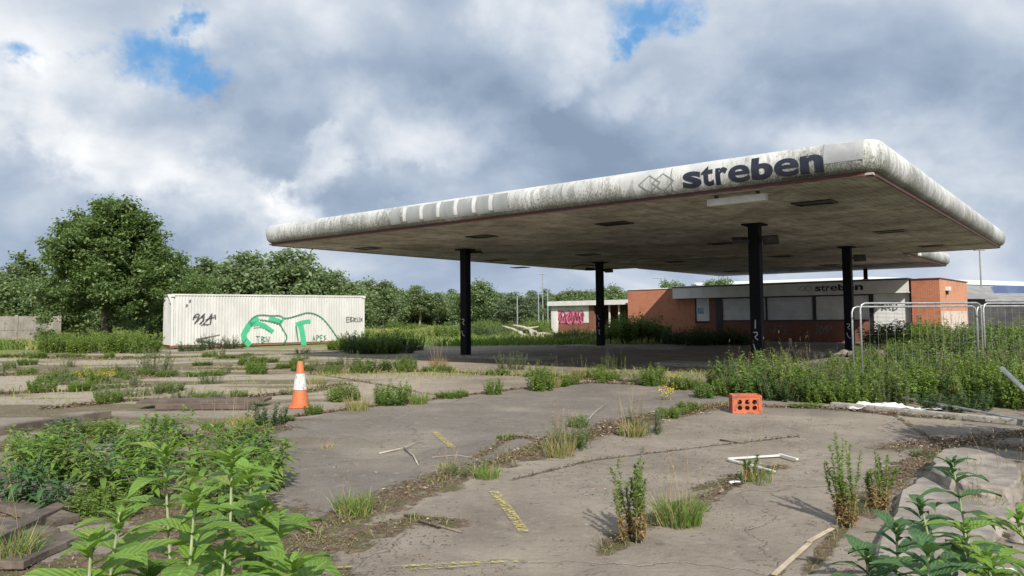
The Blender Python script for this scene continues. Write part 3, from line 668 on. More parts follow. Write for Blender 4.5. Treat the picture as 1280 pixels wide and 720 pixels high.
hutp(hbox(hs(689), hs(697), 0, 2.5, 0, -3.2).build('end_wall', M['white_wall'])); hutp(hbox(hs(697), hs(736), 1.15, 2.5, -.05, -.12).build('painted_panel', M['white_wall']))
hutp(hbox(hs(697), hs(736), 0, 1.15, -.08, -.14).build('lower_panel', M['brick_dark'])); hutp(hbox(hs(736), hs(742), 0, 2.5, -.02, -.3).build('pier', M['brick_dark']))
hutp(hbox(hs(697), hs(786), 0, 2.5, -3.0, -3.2).build('back_wall', M['brick_dark'])); hutp(hbox(hs(687.5), hs(786), 2.5, 2.86, .35, -3.5).build('roof', M['white']))
M['pink'] = decal_mat('pink_spray', (.50, .07, .16), .36, 5, col2=(.60, .22, .30), soft=.12); M['maroon'] = worn('maroon_spray', (.14, .015, .04), (.22, .03, .07), 5, .7)
def hz_(a, c_): # photo zoom coords -> hut plane
    return onplane(a / 9 + 670, c_ / 9 + 360, HP, BD)
rg = random.Random(4); mb = MB()
for k in range(9):
    x = 262 + k * 31; pts = [hz_(x + rg.uniform(-22, 22), 262 + t * 34 + rg.uniform(-10, 10)) for t in range(5)]
    n0 = len(mb.f); ribbon(mb, smooth_pts(pts), .34, lambda a, z: HB(a, z, -.046 + .0015 * k))
hutp(mb.build('graffiti', M['pink'])); mb = MB()
for k in range(11):
    x = 262 + k * 26; pts = [hz_(x + rg.uniform(-16, 16), (262 if k % 3 else 300) + t * 22 + rg.uniform(-8, 8)) for t in range(6)]
    ribbon(mb, smooth_pts(pts + [pts[1]]), .065, lambda a, z: HB(a, z, -.026 + .0012 * k))
hutp(mb.build('graffiti_outline', M['maroon']))
for (px, w) in ((760, .1), (772, .1)): hutp(hbox(hs(px), hs(px) + w, 0, 2.5, -.1, -.2).build('post', M['white_wall']))

# ------------------------------------------------------------------ long white container with graffiti
CL = Vector((-19.35, 42.3, 0)); CRr = Vector((-9.85, 49.2, 0)); cd = (CRr - CL); CLn = cd.length; cd.normalize(); cb = Vector((-cd.y, cd.x, 0)); CH = 3.12
cont = empty('shipping_container', CL + cd * CLn / 2, 0, 'long white ribbed container covered in green and black graffiti', 'container'); CO0 = Vector(cont.location)
def cnt(o): o.parent = cont; o.matrix_parent_inverse = Matrix.Translation(-CO0); return o
M['cont'] = worn('container_white', (.47, .475, .455), (.56, .56, .535), 1.2, .5, (1, 1, .4), dirt=(.45, .44, .38), dl=.60)
def ribs(a, d, n_out, Ln, z0, z1, pitch=.17, dep=.035):
    mb = MB(); n = int(Ln / pitch); xs = []
    for i in range(n):
        x = i * Ln / n; q = Ln / n; xs += [(x, 0), (x + q * .18, -dep), (x + q * .5, -dep), (x + q * .68, 0)]
    xs.append((Ln, 0))
    for x, o_ in xs: mb.v += [tuple(a + d * x + n_out * o_ + Vector((0, 0, z0))), tuple(a + d * x + n_out * o_ + Vector((0, 0, z1)))]
    for i in range(len(xs) - 1): mb.f.append((2 * i, 2 * i + 2, 2 * i + 3, 2 * i + 1))
    return mb
cnt(ribs(CL, cd, -cb, CLn, .2, CH - .08).build('side_panel', M['cont'])); cnt(ribs(CL + cb * 2.45, cd, cb, CLn, .2, CH - .08).build('side_panel', M['cont']))
cnt(ribs(CL, cb, -cd, 2.45, .2, CH - .08).build('end_panel', M['cont'])); cnt(ribs(CRr, cb, cd, 2.45, .2, CH - .08).build('end_panel', M['cont']))
mid = CL + cd * CLn / 2 + cb * 1.225
cnt(MB().box(mid + Vector((0, 0, CH - .03)), (CLn + .06, 2.51, .1), cd[:2]).build('roof', M['cont'], bevel=.02)); cnt(MB().box(mid + Vector((0, 0, .14)), (CLn - .1, 2.35, .16), cd[:2]).build('underframe', M['brick_dark']))
for q in (CL + Vector((0, 0, CH / 2)), CRr + Vector((0, 0, CH / 2))): cnt(MB().box(q + cb * .03, (.14, .14, CH - .1), cd[:2]).build('corner_post', M['cont'], bevel=.02))
# bent flap at the near top corner
cnt(MB().add([CL + Vector((0, 0, CH)) - cd * .28 - cb * .02, CL + Vector((0, 0, CH)), CL + Vector((0, 0, CH - .75)), CL + cb * .5 + Vector((0, 0, CH)) - cd * .25], [(0, 1, 2), (0, 2, 3)]).build('bent_flap', M['cont']))
def cz(a, c_): return onplane(a / 4 + 200, c_ / 4 + 340, CL, cd)
def cfn(s, z): return CL + cd * s - cb * .012 + Vector((0, 0, z))
def cstroke(mb, pts, w, it=2): ribbon(mb, smooth_pts([cz(*q) for q in pts], it), w, cfn)
M['green'] = decal_mat('green_spray', (.03, .32, .155), .30, 9, col2=(.06, .42, .23), soft=.12); M['dgreen'] = worn('dark_green_spray', (.03, .14, .08), (.06, .2, .12), 3, .6)
def cfn2(s, z): return CL + cd * s - cb * .018 + Vector((0, 0, z))
mb = MB()
cstroke(mb, [(450, 368), (412, 325), (436, 280), (456, 252), (490, 228)], .34, 1); cstroke(mb, [(450, 262), (505, 256), (565, 300)], .26, 1)
cstroke(mb, [(545, 232), (585, 240), (606, 252)], .26, 1); cstroke(mb, [(600, 262), (612, 238), (625, 230)], .14); cstroke(mb, [(680, 262), (715, 250), (752, 246)], .24, 1); cstroke(mb, [(703, 262), (712, 310), (720, 368)], .34, 1)
cstroke(mb, [(468, 280), (510, 275), (555, 302)], .06, 1)
cnt(mb.build('graffiti', M['green'])); mb = MB()
cfn_old = cfn; cfn = cfn2
for pts in ([(440, 260), (460, 230), (495, 213), (560, 220), (600, 217), (620, 235), (665, 225), (705, 212), (735, 203), (770, 208), (810, 228), (850, 275), (880, 320), (897, 346)],
            [(600, 262), (615, 290), (637, 325), (625, 350), (608, 362)], [(690, 345), (683, 300), (680, 268)], [(500, 240), (545, 245), (600, 262)]): cstroke(mb, pts, .085)
cnt(mb.build('graffiti_outline', M['dgreen'])); mb = MB()
for pts in ([(478, 322), (500, 322)], [(489, 322), (491, 354)], [(507, 322), (507, 354)], [(507, 322), (524, 328), (507, 338), (526, 346), (507, 354)], [(531, 322), (534, 350), (539, 335), (543, 350), (548, 322)],
            [(763, 345), (768, 318), (776, 345)], [(765, 335), (775, 335)], [(783, 345), (783, 316), (796, 322), (784, 332)], [(812, 316), (801, 316), (801, 344), (813, 344)], [(801, 330), (811, 330)], [(828, 318), (818, 322), (828, 334), (817, 344)]):
    cstroke(mb, pts, .045, 0)
    if pts[-1] == (548, 322): cnt(mb.build('graffiti_word', M['dgreen'])); mb = MB()
cnt(mb.build('graffiti_word', M['dgreen'])); mb = MB()
for pts in ([(165, 240), (175, 212), (200, 210), (185, 240), (170, 262), (205, 225), (222, 215), (214, 245), (196, 262)], [(200, 258), (222, 240), (208, 222), (224, 208)], [(215, 262), (248, 226), (262, 205), (250, 262)],
            [(228, 240), (272, 226)], [(268, 218), (276, 214), (277, 238)], [(205, 266), (246, 262)], [(165, 228), (190, 224)]): cstroke(mb, pts, .07, 1)
cnt(mb.build('black_tag', M['spray_k'])); mb = MB()
for pts in ([(932, 226), (932, 250), (944, 250)], [(932, 226), (946, 226)], [(932, 238), (944, 238)], [(950, 226), (950, 250), (962, 244), (951, 237), (960, 228), (950, 226)], [(968, 250), (968, 228), (978, 234), (968, 240), (980, 250)],
            [(985, 226), (986, 248), (996, 248), (997, 226)], [(1003, 250), (1003, 228)], [(1018, 228), (1004, 238), (1018, 250)]): cstroke(mb, pts, .045, 0)
cnt(mb.build('black_word', M['spray_k']))
for q in ((150, 145), (134, 168)):
    mb = MB(); cstroke(mb, [(q[0] - 4, q[1]), (q[0] + 4, q[1] + 1)], .16, 0); cnt(mb.build('black_spot', M['spray_k']))
for q in (CL, CRr):
    for z_ in (.12, CH - .08): cnt(MB().box(q - cb * .02 + Vector((0, 0, z_)), (.2, .2, .16), cd[:2]).build('corner_casting', M['brick_dark'] if z_ < 1 else M['cont'], bevel=.02))

# ------------------------------------------------------------------ boundary wall, far sheds, lamps, roofs on the right
M['conc'] = worn('old_concrete', (.24, .22, .19), (.34, .31, .27), 2, .9, (1, 1, .5), dirt=(.15, .14, .11), dl=.54, bs=.4)
W0 = at(-40, 428, 52); W1 = at(74, 428, 57); W0.z = W1.z = 0; wd = (W1 - W0); WL = wd.length; wd.normalize()
wall = empty('panel_fence', W0, 0, 'weathered grey concrete panel fence at the far left of the yard', 'fence')
def wp(o): o.parent = wall; o.matrix_parent_inverse = Matrix.Translation(-W0); return o
n = 4
for i in range(n):
    c0 = W0 + wd * WL * (i + .5) / n
    wp(MB().box(c0 + Vector((0, 0, .5)), (WL / n - .16, .08, .98), wd[:2]).build('lower_panel', M['conc'])); wp(MB().box(c0 + Vector((0, 0, 1.52)), (WL / n - .16, .07, 1.02), wd[:2]).build('upper_panel', M['conc']))
for i in range(n + 1): wp(MB().box(W0 + wd * WL * i / n + Vector((0, 0, 1.06)), (.16, .18, 2.12), wd[:2]).build('post', M['conc'], bevel=.02))
def shed(name, x0px, x1px, ytop, ybase_z, Y0, Y1, label, cat, roofm, wallm, zt0, zt1, depth=12, rh=.5):
    a = at(x0px, 380, Y0); c_ = at(x1px, 380, Y1); a.z = c_.z = 0; d = (c_ - a); Ln = d.length; d.normalize(); q = Vector((-d.y, d.x, 0))
    if q.y < 0: q = -q
    r = empty(name, a + d * Ln / 2, 0, label, cat); r0 = Vector(r.location)
    def P(s, z, o_): return a + d * s + q * o_ + Vector((0, 0, z))
    mb = MB(); mb.add([P(0, 0, 0), P(Ln, 0, 0), P(Ln, zt1 - rh, 0), P(0, zt0 - rh, 0), P(0, 0, depth), P(Ln, 0, depth), P(Ln, zt1 - rh, depth), P(0, zt0 - rh, depth)], [(0, 1, 2, 3), (5, 4, 7, 6), (0, 3, 7, 4), (1, 5, 6, 2)])
    o1 = mb.build('wall', wallm); mb = MB()
    mb.add([P(-.4, zt0 - rh, -.5), P(Ln + .4, zt1 - rh, -.5), P(Ln + .4, zt1, depth * .25), P(-.4, zt0, depth * .25), P(-.4, zt0 - rh, depth + .4), P(Ln + .4, zt1 - rh, depth + .4), P(-.4, zt0 - rh + .04, -.52), P(Ln + .4, zt1 - rh + .04, -.52)],
           [(6, 7, 2, 3), (3, 2, 5, 4), (0, 6, 3, 4), (1, 5, 2, 7), (0, 1, 7, 6), (0, 4, 5, 1)])
    o2 = mb.build('roof', roofm)
    for o in (o1, o2): o.parent = r; o.matrix_parent_inverse = Matrix.Translation(-r0)
    return r, P, Ln, r0
M['far_white'] = worn('far_white_roof', (.60, .62, .64), (.68, .70, .72), .3, .5); M['far_grey'] = worn('far_grey_cladding', (.25, .28, .31), (.32, .35, .38), .4, .6, (1, 1, .1)); M['far_blue'] = worn('far_blue_cladding', (.06, .10, .22), (.09, .14, .28), .5, .6)
M['slate'] = worn('grey_sheet_roof', (.20, .20, .20), (.27, .27, .265), 1.2, .8); M['darkwall'] = worn('dark_wall', (.03, .03, .035), (.06, .06, .06), 1, .8)
shed('white_shed', -30, 45, 0, 0, 84, 88, 'long low building with white roof beyond the concrete fence', 'building', M['far_white'], M['far_grey'], 4.9, 4.55, 8, .5)
# warehouse with a very low gable
a = at(868, 380, 112); c_ = at(1400, 380, 96); a.z = c_.z = 0; d = (c_ - a); Ln = d.length; d.normalize(); q = Vector((-d.y, d.x, 0)); q = q if q.y > 0 else -q
wh = empty('distant_warehouse', a + d * Ln / 2, 0, 'wide distant warehouse with low white roof and blue band behind the shop', 'warehouse'); w0_ = Vector(wh.location)
def P(s, z, o_=0): return a + d * s + q * o_ + Vector((0, 0, z))
def sz(px, py):
    return onplane(px, py, a, d)
sa, za = sz(868, 353.5); sb, zb = sz(1090, 346); s2, z2 = sz(1290, 352.5); s3, z3 = sz(1400, 356)
def whp(o): o.parent = wh; o.matrix_parent_inverse = Matrix.Translation(-w0_); return o
whp(MB().add([P(sa, za - .6), P(sa, za), P(sb, zb), P(s2, z2), P(s3, z3), P(s3, z3 - .55), P(s2, z2 - .55), P(sb, zb - .75)] + [P(s, z, 30) for s, z in ((sa, za - .6), (sa, za), (sb, zb), (s2, z2), (s3, z3), (s3, z3 - .55), (s2, z2 - .55), (sb, zb - .75))],
   [(0, 1, 2, 7), (7, 2, 3, 6), (6, 3, 4, 5), (1, 9, 10, 2), (2, 10, 11, 3), (3, 11, 12, 4), (8, 15, 10, 9), (15, 14, 11, 10), (14, 13, 12, 11)]).build('roof', M['far_white']))
whp(MB().add([P(sa, 0, .1), P(s3, 0, .1), P(s3, z3 - .6, .1), P(sb, zb - .8, .1), P(sa, za - .65, .1)], [(0, 1, 2, 3, 4)]).build('wall', M['far_grey']))
s4, z4 = sz(1243, 357); s5, z5 = sz(1400, 363); whp(MB().add([P(s4, z4 - .0, .02), P(s3, z4, .02), P(s3, z4 - 1.1, .02), P(s4 - 2, z4 - 1.1, .02)], [(0, 1, 2, 3)]).build('blue_band', M['far_blue']))
whp(MB().add([P(s4 - 1, z4 - 1.1, .03), P(s3, z4 - 1.1, .03), P(s3, z4 - 1.5, .03), P(s4 - 1, z4 - 1.5, .03)], [(0, 1, 2, 3)]).build('red_band', M['brick_dark']))
# two low grey roofed outbuildings right of the shop
def outb(name, pts_top, Y, zroof, label, depth=5):
    # pts: front eave px0, px1, py ; ridge px0, px1, py
    (e0, e1, ey), (r0_, r1_, ry) = pts_top
    A = at(e0, ey, Y); Bq = at(e1, ey, Y); Cc = at(r1_, ry, Y + depth / 2); D = at(r0_, ry, Y + depth / 2)
    root = empty(name, ((A.x + Bq.x) / 2, Y, 0), 0, label, 'outbuilding'); o0 = Vector(root.location)
    E = Vector((A.x, Y + depth, A.z)); Fv = Vector((Bq.x, Y + depth, Bq.z))
    rf = MB().add([A, Bq, Cc, D, E, Fv, A - Vector((0, 0, .12)), Bq - Vector((0, 0, .12)), E - Vector((0, 0, .12)), Fv - Vector((0, 0, .12))], [(0, 1, 2, 3), (3, 2, 5, 4), (0, 3, 4), (1, 5, 2), (6, 7, 1, 0), (7, 9, 5, 1), (9, 8, 4, 5), (8, 6, 0, 4), (6, 8, 9, 7)]).build('roof', M['slate'])
    w = MB().prism([(A.x + .5, Y + .5), (Bq.x - .5, Y + .5), (Bq.x - .5, Y + depth - .5), (A.x + .5, Y + depth - .5)], 0, A.z - .1).build('wall', M['darkwall'])
    for o in (rf, w): o.parent = root; o.matrix_parent_inverse = Matrix.Translation(-o0)
    return root
outb('outbuilding', ((1196, 1246, 371.5), (1180, 1238, 359)), 52, 3, 'low outbuilding with pale grey sloping roof directly right of the shop')
outb('outbuilding', ((1224, 1340, 375), (1246, 1330, 366.5)), 62, 3, 'long low dark building under a grey sloping roof at the right edge')
M['galv'] = worn('galvanised_steel', (.38, .39, .40), (.52, .53, .53), 8, .4, metal=.6); M['greypost'] = worn('grey_post_paint', (.20, .22, .23), (.28, .30, .31), 4, .5)
def lamp(px, ytop, Y, label, arm=(1, 0), r=.08):
    t = at(px, ytop, Y); o = empty('street_lamp', (t.x, t.y, 0), 0, label, 'street lamp', 'street lamps beyond the yard')
    MB().tube([(0, 0, 0), (0, 0, t.z * .5), (0, 0, t.z)], [r * 1.5, r * 1.1, r * .8], 8).build('pole', M['greypost'], o)
    hd = MB(); hd.box((arm[0] * .5, 0, t.z + .04), (1.1, .28, .12)); hd.build('lamp_head', M['greypost'], o, bevel=.03)
lamp(1224.5, 313, 75, 'tall slim street lamp above the roofs right of the shop', (0, 0)); lamp(678, 343, 120, 'distant street lamp above the tree line left of the shelter', (0, 0)); lamp(826.5, 348, 100, 'distant street lamp above the brick wall beside a tree', (-1, 0))
for (px, y0, y1, lb_) in [(646.5, 370, 400, 'thin pale pole before the round pale tree'), (673, 368, 396, 'pale pole left of the shelter, nearer the trees'), (684.5, 366, 396, 'pale pole just left of the white roofed shelter')]:
    t = at(px, y0, 75); o = MB().tube([(t.x, 75, 0), t], .06, 6).build('thin_pole', M['galv']); tag(o, lb_, 'pole', 'thin pale poles in the field')

# ------------------------------------------------------------------ vegetation generators
def rng(s): return np.random.default_rng(s)
def unit(a): return a / (np.linalg.norm(a, axis=-1, keepdims=True) + 1e-9)
def leaf_quads(P, D, N_, Ln, Wd, fold=.15, droop=.12):
    n = len(P); Ln = np.broadcast_to(Ln, n)[:, None]; Wd = np.broadcast_to(Wd, n)[:, None]
    D = unit(D); Sd = unit(np.cross(D, N_)); Nn = unit(np.cross(Sd, D)); z = np.array([[0, 0, 1.]])
    v0 = P; v1 = P + D * Ln * .42 + Sd * Wd * .5 + Nn * Wd * fold; v3 = P + D * Ln * .42 - Sd * Wd * .5 + Nn * Wd * fold; v2 = P + D * Ln - z * Ln * droop
    V = np.stack([v0, v1, v2, v3], 1).reshape(-1, 3); F = np.arange(4 * n).reshape(n, 4); return V, F
def join(parts):
    V = []; F = []; k = 0
    for v, f in parts: V.append(v); F.append(f + k); k += len(v)
    return np.concatenate(V), np.concatenate(F)
def blades(P, D, Ln, Wd, bend, r):
    """grass blades: two quads each"""
    n = len(P); D = unit(D); a = r.uniform(0, 2 * np.pi, n); Sd = np.stack([np.cos(a), np.sin(a), 0 * a], 1)
    Ln = np.broadcast_to(Ln, n)[:, None]; Wd = np.broadcast_to(Wd, n)[:, None]; bend = np.broadcast_to(bend, n)[:, None]
    H_ = D * [[1, 1, 0]]; H_ = unit(H_ + 1e-4); m1 = P + D * Ln * .5; tp = P + D * Ln * .95 + H_ * Ln * bend - np.array([[0, 0, 1.]]) * Ln * bend * .5
    V = np.stack([P - Sd * Wd * .4, P + Sd * Wd * .4, m1 - Sd * Wd * .5, m1 + Sd * Wd * .5, tp - Sd * Wd * .08, tp + Sd * Wd * .08], 1).reshape(-1, 3)
    b_ = (np.arange(n) * 6)[:, None]; F = np.concatenate([b_ + [[0, 1, 3, 2]], b_ + [[2, 3, 5, 4]]]); return V, F
def stems_mesh(mb_list, name, mat, parent, n=4):
    mb = MB()
    for pts, r0, r1 in mb_list:
        k = len(pts); mb.tube(pts, [r0 + (r1 - r0) * i / (k - 1) for i in range(k)], n, cap=False)
    return mb.build(name, mat, parent)
def stem_plant(name, seed, nst, H_, spread, ll, lw, per, mat, smat, lean=.35, updir=.35, label=None, cat='plant', group=None, dry=0, flower=0, crownbias=1.0, sr=.006, basr=None, droop=.15):
    r = rng(seed); root = empty(name, (0, 0, 0), 0, label, cat, group); sl = []; LP = []; LD = []; LN = []; S_ = []; tips = []
    for i in range(nst):
        a = r.uniform(0, 2 * np.pi); rad = (basr if basr is not None else spread * .45) * math.sqrt(r.random()); b0 = np.array([math.cos(a) * rad, math.sin(a) * rad, -.02])
        h = H_ * r.uniform(.55, 1.0) * (1 - .35 * (rad / (spread * .5 + 1e-6)) ** 2 if spread > 0 else 1); a2 = a + r.normal(0, .6); ln_ = lean * r.uniform(.2, 1)
        pts = []; cur = b0.copy(); k = 6; dv = np.array([math.cos(a2) * ln_, math.sin(a2) * ln_, 1.0]); dv /= np.linalg.norm(dv)
        for j in range(k): pts.append(cur.copy()); dv = dv + np.array([r.normal(0, .08), r.normal(0, .08), .02]); dv /= np.linalg.norm(dv); cur = cur + dv * h / (k - 1)
        sl.append(([Vector(q) for q in pts], sr, sr * .4)); tips.append(pts[-1])
        m_ = int(per * r.uniform(.8, 1.2)); t = r.random(m_) ** (1 / crownbias); t = .08 + .92 * t; idx = t * (k - 1); i0 = np.minimum(idx.astype(int), k - 2); f = (idx - i0)[:, None]
        P3 = np.array(pts); base = P3[i0] * (1 - f) + P3[i0 + 1] * f; az = r.uniform(0, 2 * np.pi, m_)
        D = np.stack([np.cos(az), np.sin(az), updir + r.normal(0, .3, m_)], 1)
        LP.append(base); LD.append(D); LN.append(np.array([[0, 0, 1.]]) + r.normal(0, .35, (m_, 3))); S_.append(r.uniform(.55, 1.1, m_) * (1.1 - .45 * t))
    P_ = np.concatenate(LP); D = np.concatenate(LD); N_ = np.concatenate(LN); s = np.concatenate(S_)
    if dry:
        low = P_[:, 2] < H_ * dry * r.uniform(.6, 1.3, len(P_)); V, F = leaf_quads(P_[low], D[low], N_[low], s[low] * ll, s[low] * lw, droop=.5)
        if len(V): npmesh('dry_leaves', V, F, M['dry_leaf'], root)
        P_, D, N_, s = P_[~low], D[~low], N_[~low], s[~low]
    V, F = leaf_quads(P_, D, N_, s * ll, s * lw, droop=droop); npmesh('foliage', V, F, mat, root)
    stems_mesh(sl, 'stem', smat, root)
    if flower:
        tp = np.array(tips); q = np.repeat(tp, flower, 0) + r.normal(0, .03, (len(tp) * flower, 3)); V, F = leaf_quads(q, r.normal(0, 1, q.shape), r.normal(0, 1, q.shape), .022, .018); npmesh('flowers', V, F, M['flower'], root)
    return root
def grass_tuft(name, seed, n, H_, rad, mat, wd=.006, lean=.5, label=None, group=None, dryfrac=.15, seeds=0, cat='grass tuft'):
    r = rng(seed); root = empty(name, (0, 0, 0), 0, label, cat, group)
    a = r.uniform(0, 2 * np.pi, n); q = rad * np.sqrt(r.random(n)); P_ = np.stack([np.cos(a) * q, np.sin(a) * q, np.full(n, -.01)], 1)
    aa = a + r.normal(0, .7, n); D = np.stack([np.cos(aa) * lean * r.random(n), np.sin(aa) * lean * r.random(n), np.ones(n)], 1)
    nd = int(n * dryfrac); V, F = blades(P_[nd:], D[nd:], H_ * r.uniform(.4, 1, n - nd), wd, r.uniform(0, .35, n - nd), r); npmesh('blades', V, F, mat, root)
    if nd: V, F = blades(P_[:nd], D[:nd], H_ * r.uniform(.4, 1.1, nd), wd, r.uniform(0, .3, nd), r); npmesh('dry_blades', V, F, M['grass_dry'], root)
    if seeds:
        a = r.uniform(0, 2 * np.pi, seeds); P_ = np.stack([np.cos(a) * rad * .6, np.sin(a) * rad * .6, 0 * a], 1); D = np.stack([r.normal(0, .14, seeds), r.normal(0, .14, seeds), np.ones(seeds)], 1); Ln = H_ * r.uniform(1.5, 2.6, seeds)
        V1 = blades(P_, D, Ln, wd * .5, .03, r); tp = P_ + unit(D) * Ln[:, None] * .95
        q = np.repeat(tp, 9, 0) - np.array([[0, 0, 1.]]) * r.uniform(0, .10, (seeds * 9, 1)); V2, F2 = leaf_quads(q, np.concatenate([r.normal(0, .5, (seeds * 9, 2)), np.ones((seeds * 9, 1))], 1), r.normal(0, 1, (seeds * 9, 3)), .02, .007)
        V, F = join([V1, (V2, F2)]); npmesh('seed_heads', V, F, M['grass_dry'], root)
    return root
def tree(name, seed, H_, R, mat, bark, nclu, per, leaf, base=.15, label=None, group=None, lobes=9, trunk_r=.22, sparse=1.0, spikes=0, taper=0.0):
    r = rng(seed); root = empty(name, (0, 0, 0), 0, label, 'tree', group); c0 = np.array([0, 0, H_ * (base + 1) / 2]); ez = H_ * (1 - base) / 2
    # lobes give the uneven outline
    la = []; 
    for i in range(lobes):
        d = r.normal(0, 1, 3); d[2] = d[2] * .9 + .15; d /= np.linalg.norm(d); la.append((c0 + d * [R * .55, R * .55, ez * .6], r.uniform(.38, .62)))
    cl = []
    for i in range(nclu):
        c_, s = la[r.integers(lobes)]; d = r.normal(0, 1, 3); d /= np.linalg.norm(d); rr_ = r.uniform(.55, 1.0) ** .5
        q = c_ + d * [R * s * rr_, R * s * rr_, ez * s * rr_ * 1.05]
        if q[2] > H_ * base * .6: cl.append(q)
    for i in range(spikes):
        c_, s = la[r.integers(lobes)]; d = r.normal(0, .5, 3); d[2] = abs(d[2]) + .8; d /= np.linalg.norm(d)
        for k in range(4): cl.append(c_ + d * [R * s, R * s, ez * s] * (.8 + .17 * k))
    cl = np.array(cl); over = cl[:, 2].max()
    tp_ = 1 + taper * (.45 - np.clip(cl[:, 2] / H_, 0, 1)); cl[:, 0] *= tp_; cl[:, 1] *= tp_; cl[:, 2] = np.where(cl[:, 2] > 0, cl[:, 2] * min(1.0, (H_ * .985) / over), cl[:, 2])
    n = len(cl); cs = r.uniform(.5, 1.0, n) * R * .16 * sparse
    P_ = np.repeat(cl, per, 0) + r.normal(0, 1, (n * per, 3)) * np.repeat(cs, per)[:, None] * [1, 1, .62]
    D = r.normal(0, 1, (n * per, 3)) * [1, 1, .45] + [0, 0, -.1]; N_ = r.normal(0, .55, (n * per, 3)) + [0, 0, 1]
    keep = P_[:, 2] > .1; P_, D, N_ = P_[keep], D[keep], N_[keep]
    V, F = leaf_quads(P_, D, N_, leaf * r.uniform(.6, 1.2, len(P_)), leaf * .62 * r.uniform(.7, 1.1, len(P_))); npmesh('crown', V, F, mat, root)
    mb = MB(); top = H_ * .72; tp = [Vector((0, 0, -.1)), Vector((r.normal(0, .1), r.normal(0, .1), H_ * .25)), Vector((r.normal(0, .25), r.normal(0, .25), H_ * .5)), Vector((r.normal(0, .3), r.normal(0, .3), top))]
    mb.tube(tp, [trunk_r * 1.25, trunk_r, trunk_r * .6, trunk_r * .2], 8)
    for i in range(min(14, n)):
        q = cl[r.integers(n)]; s0 = tp[1].lerp(tp[2], r.random()) if r.random() < .6 else tp[2].lerp(tp[3], r.random()); e = Vector(q); md = s0.lerp(e, .5) + Vector((0, 0, .06 * H_))
        mb.tube([s0, md, e], [trunk_r * .42, trunk_r * .25, trunk_r * .08], 6)
    mb.build('trunk', bark, root, smooth=True)
    return root
def put(o, px=None, py=None, Y=None, pos=None, rz=None, s=1.0):
    q = Vector(pos) if pos is not None else (G(px, py) if Y is None else at(px, 390, Y)); o.location = (q.x, q.y, 0)
    if rz is not None: o.rotation_euler = (0, 0, rz)
    o.scale = s if hasattr(s, '__len__') else (s,) * 3
    return o

# ---- trees
bt = tree('broadleaf_tree', 11, 9.3, 5.2, M['leaf_big'], M['bark'], 330, 120, .24, -.05, 'large broadleaf tree left of the white container', None, 34, .3, .40, 95, .5); put(bt, 136, Y=46)
bt2 = tree('broadleaf_tree', 12, 5.6, 4.2, M['leaf_big'], M['bark'], 330, 70, .27, -.05, 'lower dark tree joining the big tree above the container end', None, 14, .2, .6, 6, .6); put(bt2, 232, Y=58)
rs = random.Random(3)
FT = [tree('field_tree', 40 + i, 7, 4.0, M['leaf_far2'] if i == 3 else M['leaf_far'], M['bark_pale'] if i == 1 else M['bark'], 190, 55, .36, .30 if i == 1 else -.05, None, None, 15, .16, .72, 10, .5) for i in range(4)]
TG = 'trees in the belt beyond the yard'
LG = 'bushy green tree in the continuous belt behind the yard'
# (px, top y, Y, width scale, kind, label)
TR = [(300, 318, 66, 1.25, 0, 'rounded green tree behind the left half of the container'), (362, 311, 70, 1.35, 2, 'tall rounded green tree behind the right half of the container'), (410, 340, 72, 1.0, 0, 'lower green tree at the right end above the container'),
      (262, 330, 75, 1.2, 2, 'green tree between the big tree and the rounded trees'),
      (480, 353, 118, .75, 1, 'pale trunked tree right of the container'), (524, 358, 122, .85, 1, 'second pale trunked tree left of the front canopy column'), (455, 362, 120, .7, 0, 'small tree just past the container end'),
      (602, 351, 108, .85, 2, 'dark round tree directly right of the front left column'), (648, 366, 104, .72, 3, 'pale rounded willow like tree with thin poles before it'),
      (15, 332, 80, 1.2, 0, 'dark tree at the left edge beyond the fence'), (-40, 335, 84, 1.4, 2, None), (60, 345, 78, 1.0, 0, None),
      (768, 357, 116, .7, 2, 'green tree just right of the second column'), (840, 352, 82, .62, 0, 'tree top showing over the orange brick wall'), (908, 348, 95, .9, 2, 'wide tree top showing over the shop roof'), (885, 352, 98, .7, 0, None)]
for k, (px, yt, Y, ws, kind, lb_) in enumerate(TR):
    h = at(px, yt, Y).z; ws = ws * (1.35 if Y > 102 else 1.0); o = copy_tree(FT[kind], (at(px, 390, Y).x, Y, 0), rs.uniform(0, 6.28), (ws, ws, h / 7), lb_ or LG); o['category'] = 'tree'
    if not lb_: o['group'] = TG
for k in range(36):
    px = 425 + k * 12.0 + rs.uniform(-6, 6); Y = rs.uniform(125, 160); yt = rs.uniform(361, 372); h = at(px, yt, Y).z
    o = copy_tree(FT[rs.choice((0, 2, 3, 0, 3))], (at(px, 390, Y).x, Y, 0), rs.uniform(0, 6.28), (1.3, 1.3, h / 7), LG); o['group'] = TG; o['category'] = 'tree'
for k in range(14):
    px = -80 + k * 42 + rs.uniform(-10, 10); Y = rs.uniform(92, 110); yt = rs.uniform(345, 358); h = at(px, yt, Y).z
    o = copy_tree(FT[rs.choice((0, 2))], (at(px, 390, Y).x, Y, 0), rs.uniform(0, 6.28), (1.3, 1.3, h / 7), LG); o['group'] = TG; o['category'] = 'tree'
def kill(o):
    for ch in [x for x in bpy.data.objects if x.parent == o]: bpy.data.objects.remove(ch)
    bpy.data.objects.remove(o)
for o in FT: kill(o)

